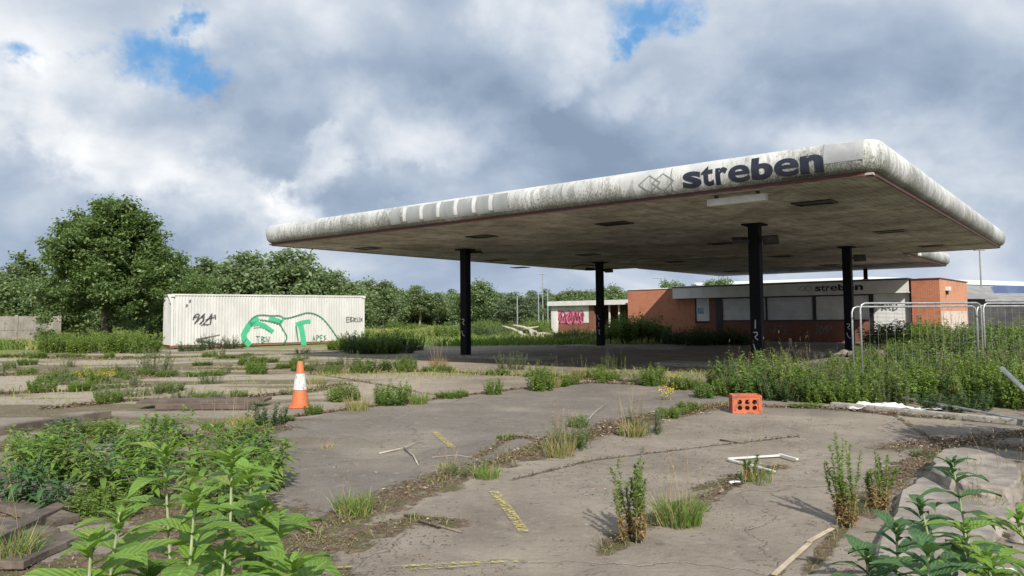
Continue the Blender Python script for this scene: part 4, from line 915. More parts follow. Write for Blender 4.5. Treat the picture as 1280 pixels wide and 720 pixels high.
# ---- bush prototypes
NB_ = [stem_plant('nettle_bush', 70 + i, 60, 1.0, 1.15, .125, .06, 52, M['leaf_nettle'], M['stem'], .35, .15, None, 'bush', None, sr=.005) for i in range(5)]
DB_ = [stem_plant('bramble_bush', 80 + i, 40, 1.0, 1.25, .10, .06, 46, M['leaf_dark'], M['stem'], .5, .1, None, 'bush', None, sr=.005) for i in range(2)]
NB_ += [stem_plant('nettle_bush', 76 + i, 34, 1.1, 1.2, .20, .085, 34, M['leaf_bush2'], M['stem'], .5, .05, None, 'bush', None, sr=.006) for i in range(2)]
GB_ = [stem_plant('grey_green_bush', 90 + i, 40, 1.0, 1.0, .08, .026, 60, M['leaf_grey'], M['stem'], .4, .5, None, 'bush', None, sr=.004) for i in range(2)]
def bush(protos, px=None, py=None, Y=None, pos=None, s=1.0, label=None, group=None, name=None):
    q = Vector(pos) if pos is not None else (G(px, py) if Y is None else at(px, 390, Y))
    o = copy_tree(protos[rs.randrange(len(protos))], (q.x, q.y, -.02), rs.uniform(0, 6.28), s, label); o['category'] = 'bush'
    if group: o['group'] = group
    if name: o.name = name
    return o
# thicket along the fence on the right: one front row then rows behind
TK = 'leafy green bush in the dense thicket round the wire fence'
TKG = 'bushes of the thicket on the right'
def front_y(px): return 1531.8 / (np.interp(px, [890, 960, 1070, 1150, 1290], [496, 500, 506, 509, 520]) - np.interp(px, [640, 1280], [396, 390]))
cnt_ = 0
row = 0
while row < 13:
    step = .62 + row * .05
    Yoff = row * .62 + (0 if row < 8 else (row - 7) * 1.0)
    px = 905 + (row > 7) * 175 + (row % 2) * 12
    while px < 1420:
        Y0 = front_y(min(px, 1290)) + Yoff + .35 + rs.uniform(-.15, .15)
        x = (px - 640) / FPX * Y0
        h = np.interp(px, [900, 960, 1060, 1160, 1280], [.78, .88, .70, .86, .98]) * rs.uniform(.78, 1.15) + min(row, 9) * np.interp(px, [900, 1060, 1160, 1280], [.015, .005, .03, .045])
        pr = NB_ if rs.random() < .62 else (DB_ if rs.random() < .5 else GB_); h *= rs.choice((.7, .9, 1.0, 1.0, 1.15, 1.3))
        if not (row > 3 and px < 1075 and rs.random() < .45) and rs.random() > .10:
            bush(pr, pos=(x, Y0, 0), s=(rs.uniform(.65, 1.0),) * 2 + (h,), label=TK, group=TKG); cnt_ += 1
        px += step / Y0 * FPX
    row += 1
# single bushes elsewhere
BU = [(NB_, 675, 488, .55, .78, 'bright leafy weed bush at the end of the pale kerb strip'), (NB_, 616, 493, .33, .48, 'small green weed left of the bright leafy bush'), (DB_, 335, 531, .50, .52, 'rounded dark green bush beside the traffic cone'),
      (GB_, 806, 541, .55, .55, 'grey green weed patch in the middle of the slab joint'), (GB_, 712, 561, .5, .55, 'grey green weed patch with wispy stems left of centre joint'), (NB_, 816, 482, .52, .62, 'green weed by the kerb next to yellow flowers'), (NB_, 745, 473, .45, .5, 'low weed on the kerb strip right of the bright bush'),
      (GB_, 195, 466, 1.0, 1.15, 'loose grey green shrub standing alone left of the container'), (NB_, 322, 467, .55, .5, 'small green clump on the pale concrete left of the cone'), (GB_, 263, 479, .6, .45, 'thin green clump on the pale concrete further left'),
      (GB_, 205, 492, .5, .42, 'sparse weed before the long dark plank'), (NB_, 470, 464, .8, .55, 'low green weeds at the left end of the kerb strip'), (NB_, 505, 462, .7, .6, 'low green weeds beside the russet stems'), (GB_, 437, 461, .8, .75, 'grey green weed at the corner by the container'),
      (GB_, 640, 462, .9, .8, 'weed in canopy shade right of the first column'), (GB_, 770, 462, .8, .8, 'thin weed in canopy shade below the second column'),
      (NB_, 122, 479, .5, .5, 'small weed under the yellow flowers'), (DB_, 290, 436, 1.0, 1.0, 'small shrub against the container graffiti'), (DB_, 262, 437, .9, 1.1, 'thin shrub against the left of the container'), (DB_, 238, 439, 1.1, .7, 'dark scrub at the container corner'),
      (NB_, 880, 497, .4, .35, 'low weed left of the orange crate'), (NB_, 862, 512, .35, .22, 'flat green weed near the orange crate'), (NB_, 835, 522, .35, .25, 'low creeping weed in the joint before the crate')]
for (pr, px, py, w, h, lb_) in BU: bush(pr, px, py, s=(w, w, h), label=lb_)
for i in range(10):
    bush(NB_, pos=tuple(G(65 + i * 13, 441 - (i % 3) * 2)), s=(1.3, 1.3, rs.uniform(1.1, 1.6)), label='bright green bush in the low bank before the big tree', group='low bank of bushes before the big tree')
for i in range(12):
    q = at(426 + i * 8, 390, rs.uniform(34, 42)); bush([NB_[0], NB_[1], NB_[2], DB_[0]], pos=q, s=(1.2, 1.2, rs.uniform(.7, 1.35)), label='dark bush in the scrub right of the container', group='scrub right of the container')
for i in range(9):
    q = at(764 + i * 7.5, 390, rs.uniform(45, 48)); bush(NB_, pos=q, s=(1.5, 1.5, rs.uniform(1.4, 2.3)), label='sunlit green bush against the orange brick wall', group='sunlit bushes by the brick wall')
for i in range(11):
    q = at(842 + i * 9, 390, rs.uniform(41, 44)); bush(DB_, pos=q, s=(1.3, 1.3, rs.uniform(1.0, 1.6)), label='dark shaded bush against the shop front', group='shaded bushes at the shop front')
for i in range(9):
    q = at(1098 + i * 12, 390, rs.uniform(33, 37)); bush(NB_, pos=q, s=(1.4, 1.4, rs.uniform(1.0, 1.7)), label='tall bush before the right end of the shop', group='bushes before the right end of the shop')
for i in range(9):
    q = at(700 + i * 10, 390, rs.uniform(45, 50)); bush(GB_ if i % 2 else NB_, pos=q, s=(1.2, 1.2, rs.uniform(.8, 1.3)), label='scrubby bush in front of the open shelter', group='scrub before the open shelter')
for i in range(46):
    Y = rs.uniform(50, 100); px = rs.uniform(440, 700) if i % 2 else rs.uniform(590, 690); q = at(px, 390, Y); bush([NB_[0], NB_[3], GB_[0], DB_[1]], pos=q, s=(1.9, 1.9, rs.uniform(.9, 1.9)), label='scrub bush scattered over the rough field', group='scrub bushes over the rough field')
for i in range(14):
    q = at(-40 + i * 5, 390, rs.uniform(44, 50)) if i < 9 else at(rs.uniform(1150, 1290), 390, rs.uniform(28, 36)); bush([NB_[0], GB_[0]], pos=q, s=(1.5, 1.5, rs.uniform(.5, .8)) if i < 9 else (1.8, 1.8, 1.6), label='low grass bush before the concrete fence' if i < 9 else 'large bush at the back of the thicket', group='low growth before the fence' if i < 9 else 'large bushes at the back of the thicket')
rj = random.Random(21); nj = 0
for (pl, w) in CR:
    for (x0, y0), (x1, y1) in zip(pl[:-1], pl[1:]):
        Ls_ = math.dist((x0, y0), (x1, y1)); Ym = (y0 + y1) / 2
        if Ym < 5.4 or w < .1: continue
        m_ = int(Ls_ * (.85 if Ym < 14 else 1.0) * rj.uniform(.6, 1.4) * (1.0 if x0 > -2 else 1.35))
        for k in range(m_):
            t_ = rj.random(); s_ = rj.uniform(.16, .34) * (1.0 if Ym < 14 else 1.35); x_, y_ = x0 + (x1 - x0) * t_ + rj.gauss(0, w * .35), y0 + (y1 - y0) * t_ + rj.gauss(0, w * .35)
            if y_ < 6.2: continue
            o = copy_tree(rj.choice(NB_[:3] + GB_ + NB_[:3]), (x_, y_, -.02), rj.uniform(0, 6), (s_ * rj.uniform(.8, 2.1), s_ * rj.uniform(.8, 1.5), s_ * rj.uniform(.4, 1.3)), 'small low weed growing in a joint between the slabs'); o['category'] = 'weed'; o['group'] = 'small weeds in the slab joints'; o.name = 'joint_weed'; nj += 1
for k in range(70):
    Y = rj.uniform(15, 36); X = -rj.uniform(.22, .70) * Y; s_ = rj.uniform(.2, .55)
    if fbm(np.array([X * .35]), np.array([Y * 1.3]), 33, 5)[0] < .46: continue
    o = copy_tree(rj.choice(NB_[:3] + GB_), (X, Y, -.02), rj.uniform(0, 6), (s_ * rj.uniform(.9, 2.2), s_ * rj.uniform(.9, 1.6), s_ * rj.uniform(.5, 1.1)), 'small weed on the rough pale concrete at the left'); o['category'] = 'weed'; o['group'] = 'small weeds on the pale concrete'; o.name = 'yard_weed'
for o in NB_ + DB_ + GB_: kill(o)

# ---- rough grass of the field: one mass
r = rng(7); n = 90000; Y = r.uniform(43, 122, n) ** 1.0; t = r.uniform(-.78, .20, n); X = t * Y
ok = ~((t < -.19) & (Y < 52) & (t > -.47)); X, Y = X[ok], Y[ok]; n = len(X); cln = fbm(X * .5, Y * .5, 2)
P_ = np.stack([X, Y, np.zeros(n)], 1); D = np.stack([r.normal(0, .3, n), r.normal(0, .3, n), np.ones(n)], 1)
V, F = blades(P_, D, (.25 + .75 * cln) * r.uniform(.4, 1, n), .09, .2, r)
for i in range(1):
    half = len(P_)
pick = (fbm(X * .18, Y * .18, 77) > .5)
def subset(mask):
    V_, F_ = blades(P_[mask], D[mask], ((.25 + .75 * cln) * r.uniform(.4, 1, n))[mask], .09, .2, r); return V_, F_
V_, F_ = subset(pick); tag(npmesh('field_grass', V_, F_, M['grass']), 'rough green grass over the field beyond the yard', 'grass', kind='stuff')
V_, F_ = subset(~pick); tag(npmesh('field_grass', V_, F_, M['grass_pale']), 'pale straw coloured grass over the field beyond the yard', 'grass', kind='stuff')
# ---- leaf litter, twigs and small growth in the joints: stuff
def scatter(n, seed, wmul=.55, smin=0):
    r = rng(seed); out = []
    Ls = [sum(math.dist(a_, b__) for a_, b__ in zip(pl[:-1], pl[1:])) * min(w, .5) for pl, w in CR]; tot = sum(Ls)
    for (pl, w), q in zip(CR, Ls):
        m_ = int(n * q / tot); 
        for _ in range(m_):
            i = r.integers(len(pl) - 1); t = r.random(); x = pl[i][0] + (pl[i + 1][0] - pl[i][0]) * t; y = pl[i][1] + (pl[i + 1][1] - pl[i][1]) * t
            out.append((x + r.normal(0, w * wmul), y + r.normal(0, w * wmul)))
    return np.array(out), r
q, r = scatter(42000, 5, .44); n = len(q); P_ = np.column_stack([q, r.uniform(.004, .022, n)]); D = np.column_stack([r.normal(0, 1, (n, 2)), r.normal(0, .25, n)]); N_ = np.array([[0, 0, 1.]]) + r.normal(0, .4, (n, 3))
sc_ = np.clip(P_[:, 1] / 7, .7, 2.2); V, F = leaf_quads(P_, D, N_, .035 * r.uniform(.4, 1.3, n) * sc_, .016 * r.uniform(.5, 1.2, n) * sc_, droop=.05); tag(npmesh('leaf_litter', V, F, M['litter']), 'brown dead leaves and crumbs lying in the slab joints', 'leaf litter', kind='stuff')
n = 14000; Yl = r.uniform(4.3, 12, n); P_ = np.column_stack([r.uniform(-.62, .72, n) * Yl, Yl, np.full(n, .006)]); dd = fbm(P_[:, 0] * .9, P_[:, 1] * .9, 60); P_ = P_[(dd > .50) & (P_[:, 0] > -1.8)]; n = len(P_)
V, F = leaf_quads(P_, np.column_stack([r.normal(0, 1, (n, 2)), r.normal(0, .2, n)]), np.array([[0, 0, 1.]]) + r.normal(0, .3, (n, 3)), .022 * r.uniform(.4, 1.6, n), .012, droop=0); tag(npmesh('scattered_litter', V, F, M['litter']), 'small dead leaves and grit scattered over the slabs', 'leaf litter', kind='stuff')
q, r = scatter(9000, 8, .36); q = q[fbm(q[:, 0] * .8, q[:, 1] * .8, 14) > .47]; n = len(q); P_ = np.column_stack([q, np.zeros(n)]); D = np.column_stack([r.normal(0, .45, (n, 2)), np.ones(n)])
V, F = blades(P_, D, .05 + .11 * r.random(n) ** 2, .006, .3, r); tag(npmesh('joint_grass', V, F, M['grass_pale']), 'short thin grass growing in the slab joints', 'grass', kind='stuff')
q = np.column_stack([r.uniform(-.68, -.22, 5200), r.uniform(15, 38, 5200)]); q[:, 0] *= q[:, 1]; q = q[fbm(q[:, 0] * .4, q[:, 1] * 1.1, 33, 5) > .5]; n = len(q)
V, F = blades(np.column_stack([q, np.zeros(n)]), np.column_stack([r.normal(0, .5, (n, 2)), np.ones(n)]), .06 + .2 * r.random(n) ** 2, .016, .3, r); tag(npmesh('yard_grass', V, F, M['grass_pale']), 'thin straw and grass over the pale concrete on the left', 'grass', kind='stuff')
# strip along the kerb in front of the canopy
q = np.array([tuple(G(rs.uniform(395, 940), 468 + rs.gauss(0, 3)))[:2] for _ in range(2600)]); n = len(q)
V, F = blades(np.column_stack([q, np.zeros(n)]), np.column_stack([r.normal(0, .4, (n, 2)), np.ones(n)]), .08 + .2 * r.random(n) ** 2, .014, .3, r); tag(npmesh('kerb_grass', V, F, M['grass_pale']), 'yellowing grass along the kerb line before the canopy', 'grass', kind='stuff')

# ---- grass tufts
GT = [(522, 505, .30, 260, 'grass', 'yellow green grass tuft beside a dark rosette on the slab joint', 6), (447, 513, .34, 160, 'grass_pale', 'wispy pale grass tuft right of the cone', 10), (608, 597, .17, 260, 'grass', 'bright green grass tuft in the main joint', 0),
      (441, 640, .22, 320, 'grass', 'dense green grass tuft left in the main joint', 5), (848, 655, .30, 420, 'grass', 'bushy grass tuft beside the tall weed at bottom centre', 10), (548, 462, .6, 160, 'dry_leaf', 'russet dry weed stems on the kerb strip', 22),
      (690, 485, .35, 160, 'grass_pale', 'pale grass right of the bright leafy bush', 8), (725, 470, .3, 220, 'grass_pale', 'yellowing grass on the kerb strip', 5), (12, 700, .30, 260, 'grass', 'thin grass clump in the bottom left corner', 8),
      (945, 603, .28, 60, 'grass', 'thin weed stalks beside the white battens', 6), (790, 545, .3, 160, 'grass_pale', 'dry grass left in the centre weed patch', 16), (700, 570, .28, 200, 'grass_pale', 'dry grass with tall seed stalks in the left weed patch', 26), (560, 585, .12, 60, 'grass_pale', 'sparse thin stalks on the dark slab edge', 14),
      (410, 560, .05, 30, 'grass_pale', 'few tall thin stalks rising from the dark slab', 12), (300, 535, .28, 180, 'grass_pale', 'pale grass left of the rounded bush', 10), (265, 537, .25, 150, 'grass', 'green grass by the old planks', 6), (1225, 640, .2, 150, 'grass_pale', 'straw at the broken slab edge', 8),
      (120, 474, .5, 90, 'grass_pale', 'pale stalks under the yellow flowers', 8), (395, 480, .3, 90, 'grass_pale', 'thin grass behind the cone', 6), (1260, 610, .25, 150, 'grass_pale', 'dry grass right of the broken slab', 8)]
for i, (px, py, h, n, mt, lb_, sd) in enumerate(GT):
    o = grass_tuft('grass_tuft', 200 + i, n, h, .14 * (h / .3) ** .5 + .04, M[mt], .007 if py > 560 else .012, .55, lb_, None, .2, sd); put(o, px, py)
DS = grass_tuft('dry_stalks', 290, 22, .55, .16, M['grass_pale'], .008, .35, None, None, .5, 9)
rd = random.Random(31)
for k in range(22):
    px = rd.uniform(930, 1290); Y = front_y(px) + rd.uniform(.1, 3.2); q = at(px, 390, Y); o = copy_tree(DS, (q.x, q.y, 0), rd.uniform(0, 6), rd.uniform(.6, 1.1), 'tall straw coloured grass stalks standing in the thicket'); o['category'] = 'dry plant'; o['group'] = 'tall dry grass in the thicket'
kill(DS)
# yellow flowers
for (px, py, lb_) in [(845, 484, 'yellow flowered weed by the kerb'), (832, 500, 'thin stalks with yellow flowers in front of the kerb weed'), (120, 480, 'clump of yellow flowers on the pale concrete at left')]:
    o = stem_plant('flowering_weed', px, 12 if px > 200 else 22, .32 if px > 200 else .5, .3 if px > 200 else .9, .04, .012, 12, M['grass_pale'], M['stem'], .4, .6, lb_, 'plant', flower=14); put(o, px, py)
o = stem_plant('dark_rosette', 61, 10, .16, .35, .16, .07, 12, M['leaf_dark'], M['stem'], .9, .3, 'low dark leaved rosette beside the yellow green tuft'); put(o, 493, 507)
# tall bushy fleabane like weeds on the right and at the centre bottom
def spire(seed, hs_, label, px, py, rad=.05):
    o = stem_plant('tall_weed', seed, len(hs_) * 4, max(hs_) * 1.06, rad * 2.4, .062, .0135, 240, M['leaf_nettle'] if px > 1000 else M['grass'], M['stem'], .10, .9, label, 'plant', dry=.30, basr=rad, droop=.25, sr=.005); put(o, px, py); return o
spire(301, [.72, .6, .5], 'tallest leafy spire weed with orange dry base, right of the white battens', 1057, 657, .085); spire(302, [.55, .45], 'shorter leafy spire weed with dry base to the right of the tallest', 1102, 636, .07)
spire(303, [.70, .62, .5, .45], 'tall leafy spire weed with dry base at bottom centre', 790, 677, .10); spire(304, [.3], 'short thin leafy stalk at the corner of the white battens', 938, 601, .03)

# ---- buddleia
def bud_leaf(P0, D, up, Ln, Wd, curl, rows=7):
    D = Vector(D).normalized(); sd = D.cross(Vector(up)).normalized(); nn = sd.cross(D).normalized(); vs = []
    wp_ = [.10, .62, .95, 1.0, .82, .5, .04]
    for i in range(rows):
        t = i / (rows - 1); c_ = Vector(P0) + D * Ln * t + nn * (math.sin(t * 2.4) * .10 * Ln) - Vector((0, 0, 1)) * curl * Ln * t * t
        for j in (-1, 0, 1): vs.append(c_ + sd * j * Wd / 2 * wp_[i] + nn * abs(j) * Wd * .13 + nn * (.012 * Ln * math.sin(i * 2.5) * j))
    fs = []
    for i in range(rows - 1):
        for j in range(2): fs.append((i * 3 + j, i * 3 + j + 1, (i + 1) * 3 + j + 1, (i + 1) * 3 + j))
    return vs, fs
def buddleia(seed, stems, label, mat='leaf_bud', leafL=.20, leafW=.062, name='buddleia_plant', loc=(0, 0, 0), gap=.10, bare=.25):
    r = random.Random(seed); root = empty(name, loc, 0, label, 'plant'); L0 = Vector(loc); lf = MB(); sl = []
    for (b0, tip) in stems:
        b0 = Vector(b0) - L0; tip = Vector(tip) - L0; Ln = (tip - b0).length; md = b0.lerp(tip, .5) + Vector((r.uniform(-.03, .03), r.uniform(-.03, .03), 0))
        pts = [b0, b0.lerp(md, .5), md, md.lerp(tip, .55), tip]; sl.append((pts, .0085, .004) if name == 'buddleia_plant' else (pts, .004, .002)); n = max(3, int(Ln * (1 - bare) / gap)); az = r.uniform(0, 3)
        for i in range(n):
            t = bare + (1 - bare) * (i + .5) / n; c_ = b0.lerp(md, t * 2) if t < .5 else md.lerp(tip, t * 2 - 1); az += 1.57 + r.uniform(-.2, .2); size = (.55 + .6 * math.sin(min(1, (1 - t) * 2.2 + .12) * 1.5)) * r.uniform(.8, 1.12)
            for k in (0, pi):
                el = .12 + .55 * t ** 5 + r.uniform(-.18, .15)
                D = Vector((math.cos(az + k), math.sin(az + k), el)); v, f = bud_leaf(c_, D, (0, 0, 1), leafL * size, leafW * size * r.uniform(.85, 1.15), r.uniform(.25, .75) * (1 - .4 * t)); lf.add(v, f)
        for k in range(9):
            a_ = k * 2.4 + r.uniform(-.3, .3); D = Vector((math.cos(a_), math.sin(a_), .35 + k * .16)); v, f = bud_leaf(tip - Vector((0, 0, .012 * (8 - k))), D, (0, 0, 1) if k < 6 else (math.cos(a_), math.sin(a_), .3), leafL * (.62 - .05 * k), leafW * (.46 - .03 * k), .35); lf.add(v, f)
    fo = lf.build('foliage', M[mat], root, smooth=True); nl = len(lf.v) // 21
    for an_, one in (('rib', [1 - abs(j) for i in range(7) for j in (-1, 0, 1)]), ('along', [i / 6 for i in range(7) for j in (-1, 0, 1)])):
        at_ = fo.data.attributes.new(an_, 'FLOAT', 'POINT'); at_.data.foreach_set('value', np.tile(np.array(one, np.float32), nl))
    stems_mesh(sl, 'stem', M['stem_pale'] if name == 'buddleia_plant' else M['stem'], root, 7); return root
def tipat(px, py, Y): return tuple(at(px, py, Y))
# bottom left: a few tall stems close to the camera, surveyed tip by tip
BL = [((150, 640, 2.9), (-1.60, 2.9)), ((205, 560, 3.3), (-1.45, 3.3)), ((245, 612, 2.6), (-1.15, 2.5)), ((290, 565, 3.0), (-1.10, 3.0)), ((340, 640, 3.3), (-.98, 3.4)), ((115, 668, 2.3), (-1.25, 2.2)), ((312, 585, 3.5), (-1.2, 3.6)), ((365, 700, 2.7), (-.78, 2.7))]
LBL = ['left tall buddleia stem with pale green leaves, beside the planks', 'tall buddleia with its tip before the far planks', 'nearest central buddleia with broad bright leaves and a white stem', 'tallest buddleia at right of the foreground group', 'slender buddleia at the right edge of the foreground group',
       'lowest foreground buddleia with broad pale leaves at bottom left', 'buddleia behind the tallest foreground one', 'small buddleia shoot at the bottom edge right of the group']
for i, ((px, py, Y), (bx, by)) in enumerate(BL):
    st_ = [((bx, by, -.02), tipat(px, py, Y))]
    if i in (0, 2, 3, 5): st_.append(((bx + .04, by + .03, -.02), tipat(px + (38 if i != 5 else -45), py + 70, Y + .12)))
    buddleia(400 + i, st_, LBL[i], loc=(bx, by, 0), leafL=.30, leafW=.105, gap=.095)
# lower willowherb like mass behind: individual plants
r_ = random.Random(9)
for i in range(38):
    px = r_.uniform(20, 335); py = r_.uniform(548, 640) if px < 240 else r_.uniform(575, 650)
    b0 = G(px, py); h = r_.uniform(.3, .55); st_ = []
    for k in range(6):
        a_ = r_.uniform(0, 6.28); st_.append(((b0.x + .04 * math.cos(a_), b0.y + .04 * math.sin(a_), -.02), (b0.x + .22 * math.cos(a_), b0.y + .22 * math.sin(a_), h * r_.uniform(.7, 1))))
    o = buddleia(500 + i, st_, 'young leafy shrub in the tangled patch left of the big foreground leaves', r_.choice(('leaf_bud', 'leaf_bud_dark', 'leaf_bud', 'leaf_nettle')), .18, .042, 'young_shrub', tuple(b0), .05, .05); o['group'] = 'young shrubs tangled over the planks'
# bottom right
BR = [((1150, 625, 3.3), (1.85, 3.25), 'leaf_bud_dark', 'dark buddleia behind the bright one at the bottom right'), ((1232, 690, 3.0), (2.0, 2.95), 'leaf_bud', 'low buddleia between the bottom right group and the picture edge'), ((1190, 575, 3.9), (2.30, 3.7), 'leaf_bud_dark', 'buddleia with a high single shoot at the bottom right'), ((1205, 655, 3.1), (1.9, 3.0), 'leaf_bud', 'bright leaved buddleia at the bottom right'), ((1120, 655, 2.9), (1.5, 2.8), 'leaf_bud_dark', 'dark leaved buddleia left in the bottom right group'),
      ((1160, 680, 2.6), (1.42, 2.55), 'leaf_bud_dark', 'lowest dark buddleia at the bottom edge on the right'), ((1272, 640, 3.4), (2.35, 3.4), 'leaf_bud', 'buddleia cut by the right edge of the photo'), ((1085, 690, 2.8), (1.32, 2.8), 'leaf_bud_dark', 'small dark buddleia at the bottom edge left of that group')]
for i, ((px, py, Y), (bx, by), mt, lb_) in enumerate(BR):
    buddleia(600 + i, [((bx, by, -.02), tipat(px, py, Y))] + ([((bx + .03, by, -.02), tipat(px + 30, py + 45, Y))] if i % 2 else []), lb_, mt, .25, .085, loc=(bx, by, 0), gap=.075, bare=.1)
# unseen shrubs outside the right edge, added to cast shade over the debris
o = stem_plant('unseen_shrub', 650, 40, 1.9, 1.6, .13, .06, 60, M['leaf_nettle'], M['stem'], .3, .2, 'unseen tall leafy shrub beyond the right edge, added to shade the broken slab', 'bush'); put(o, pos=(6.9, 7.7, 0))
for (x_, y_, lb_) in [(7.7, 8.6, 'second unseen shrub added for its shade, further back beyond the right edge'), (8.6, 9.4, 'third unseen shrub added for its shade, furthest back beyond the right edge')]:
    o = stem_plant('unseen_shrub', int(x_ * 100), 55, 1.9, 1.7, .15, .08, 70, M['leaf_nettle'], M['stem'], .3, .2, lb_, 'bush'); put(o, pos=(x_, y_, 0))

o = tree('unseen_tree', 651, 3.1, 1.25, M['leaf_nettle'], M['bark'], 90, 40, .15, .55, 'unseen young tree beyond the right edge, added to cast shade on the broken slabs', None, 9, .05, 1.0, 4); put(o, pos=(6.95, 6.5, 0), s=.92)  # unseen tree, sized and placed so that its crown shades the debris
# ------------------------------------------------------------------ small objects
# traffic cone
cone = empty('traffic_cone', G(375, 509), .3, 'dirty orange and white traffic cone standing on the slab edge', 'traffic cone')
M['orange'] = worn('cone_orange', (.66, .13, .03), (.54, .13, .05), 7, .65, dirt=(.22, .16, .08), dl=.49); M['cone_w'] = worn('cone_sleeve', (.55, .55, .53), (.42, .42, .40), 6, .5, dirt=(.26, .23, .18), dl=.50)
def lathe(prof_, n=28):
    mb = MB()
    for (r0, z) in prof_:
        for j in range(n): mb.v.append((r0 * math.cos(2 * pi * j / n), r0 * math.sin(2 * pi * j / n), z))
    for i in range(len(prof_) - 1):
        for j in range(n): mb.f.append((i * n + j, i * n + (j + 1) % n, (i + 1) * n + (j + 1) % n, (i + 1) * n + j))
    return mb
lathe([(.165, .03), (.16, .06), (.125, .30), (.122, .31), (.078, .63), (.074, .64), (.055, .84), (.045, .855), (.030, .855), (.028, .84)]).build('body', M['orange'], cone, smooth=True)
lathe([(.131, .33), (.126, .335), (.087, .62), (.080, .625)]).build('reflective_sleeve', M['cone_w'], cone, smooth=True)
MB().prism([(.2 * a_ + (.0), .2 * c_) for a_, c_ in ((-1, -.7), (-.7, -1), (.7, -1), (1, -.7), (1, .7), (.7, 1), (-.7, 1), (-1, .7))], 0, .035).build('base', M['orange'], cone, bevel=.008)
# orange crate with round holes
cr = empty('bottle_crate', G(932, 515.5), -.12, 'bright orange plastic crate with round holes near the thicket', 'crate'); M['crate'] = worn('crate_plastic', (.56, .13, .05), (.44, .10, .04), 7, .65, dirt=(.17, .10, .07), dl=.49)
def holed(w, h, nx_, ny_, rad, fn, mb, mg=.03):
    cw, ch = (w - 2 * mg) / nx_, (h - 2 * mg) / ny_; K = 16
    for i in range(nx_):
        for j in range(ny_):
            cx, cy = mg + cw * (i + .5), mg + ch * (j + .5); k = len(mb.v); sq = []
            for q in range(K):
                t = 2 * pi * q / K + pi / 4; c_, s_ = math.cos(t), math.sin(t); f = 1 / max(abs(c_), abs(s_)); sq.append((cx + c_ * f * cw / 2, cy + s_ * f * ch / 2)); mb.v.append(tuple(fn(*sq[-1])))
            for q in range(K): t = 2 * pi * q / K + pi / 4; mb.v.append(tuple(fn(cx + rad * math.cos(t), cy + rad * math.sin(t))))
            for q in range(K): q2 = (q + 1) % K; mb.f.append((k + q, k + q2, k + K + q2, k + K + q))
    for (x0, x1, y0, y1) in ((0, w, 0, mg), (0, w, h - mg, h), (0, mg, mg, h - mg), (w - mg, w, mg, h - mg)):
        mb.add([fn(x0, y0), fn(x1, y0), fn(x1, y1), fn(x0, y1)], [(0, 1, 2, 3)])
w, h, d_ = .46, .29, .32
for nm, a_, c_, nx_, fn in [('side', w, h, 3, lambda x, y: (x - w / 2, -d_ / 2, y)), ('side', w, h, 3, lambda x, y: (x - w / 2, d_ / 2, y)), ('end', d_, h, 3, lambda x, y: (-w / 2, x - d_ / 2, y)), ('end', d_, h, 3, lambda x, y: (w / 2, x - d_ / 2, y)), ('top', w, d_, 4, lambda x, y: (x - w / 2, y - d_ / 2, h))]:
    mb = MB(); holed(a_, c_, nx_, 2 if nm != 'top' else 3, .040 if nm == 'side' else .028, fn, mb, .05 if nm == 'side' else .035); o = mb.build(nm, M['crate'], cr); md = o.modifiers.new('s', 'SOLIDIFY'); md.thickness = .012
rim = MB()
for z in (.012, h): 
    for y in (-d_ / 2, d_ / 2): rim.box((0, y, z), (w + .02, .022, .024))
    for x in (-w / 2, w / 2): rim.box((x, 0, z), (.022, d_ + .018, .0235))
for x in (-w / 2, w / 2):
    for y in (-d_ / 2, d_ / 2): rim.box((x, y, h / 2), (.0235, .0235, h))
rim.build('rim', M['crate'], cr, bevel=.003)
# wire fence panels
M['mesh_wire'] = M['galv']
def fence_panel(A, Bq, zt, label, zb=.12, mesh=True, nm='wire_fence_panel', group=None, lean=0.0, seed=0):
    A = Vector(A); Bq = Vector(Bq); d = (Bq - A); Ln = d.length; d.normalize(); q = Vector((-d.y, d.x, 0)); root = empty(nm, (A.x, A.y, 0), 0, label, 'fence', group)
    def Pn(s, z): return d * s + Vector((0, 0, z)) + q * lean * z
    rr_ = .12; MB().tube([Pn(0, 0), Pn(0, zt - rr_), Pn(.035, zt - .035), Pn(rr_, zt), Pn(Ln - rr_, zt), Pn(Ln - .035, zt - .035), Pn(Ln, zt - rr_), Pn(Ln, 0)], .021, 8).build('frame', M['galv'], root, smooth=True)
    MB().tube([Pn(0, zb), Pn(Ln, zb)], .016, 6).build('bottom_rail', M['galv'], root)
    if mesh:
        mb = MB(); n = int(Ln / .22)
        for i in range(1, n): mb.tube([Pn(i * Ln / n, zb), Pn(i * Ln / n, zt)], .0028, 3, False)
        for i in range(1, 8): mb.tube([Pn(0, zb + (zt - zb) * i / 8), Pn(Ln, zb + (zt - zb) * i / 8)], .0016, 3, False)
        mb.build('wire_mesh', M['galv'], root)
    return root
FA = (7.3, 15.6); FB = (10.55, 16.75); FC = (14.0, 17.95)
fence_panel(FA + (0,), FB + (0,), 1.87, 'front wire fence panel with rounded left corner in the thicket', lean=0)
fence_panel((10.62, 16.77, 0), FC + (0,), 1.86, 'wire fence panel running out of the photo at the right edge')
fence_panel((7.35, 16.1, 0), (10.75, 17.25, 0), 1.80, 'second wire fence panel standing just behind the front one', mesh=False)
fence_panel((10.8, 17.3, 0), (14.2, 18.5, 0), 1.80, 'rear right wire fence panel seen just under the front rail', mesh=False)
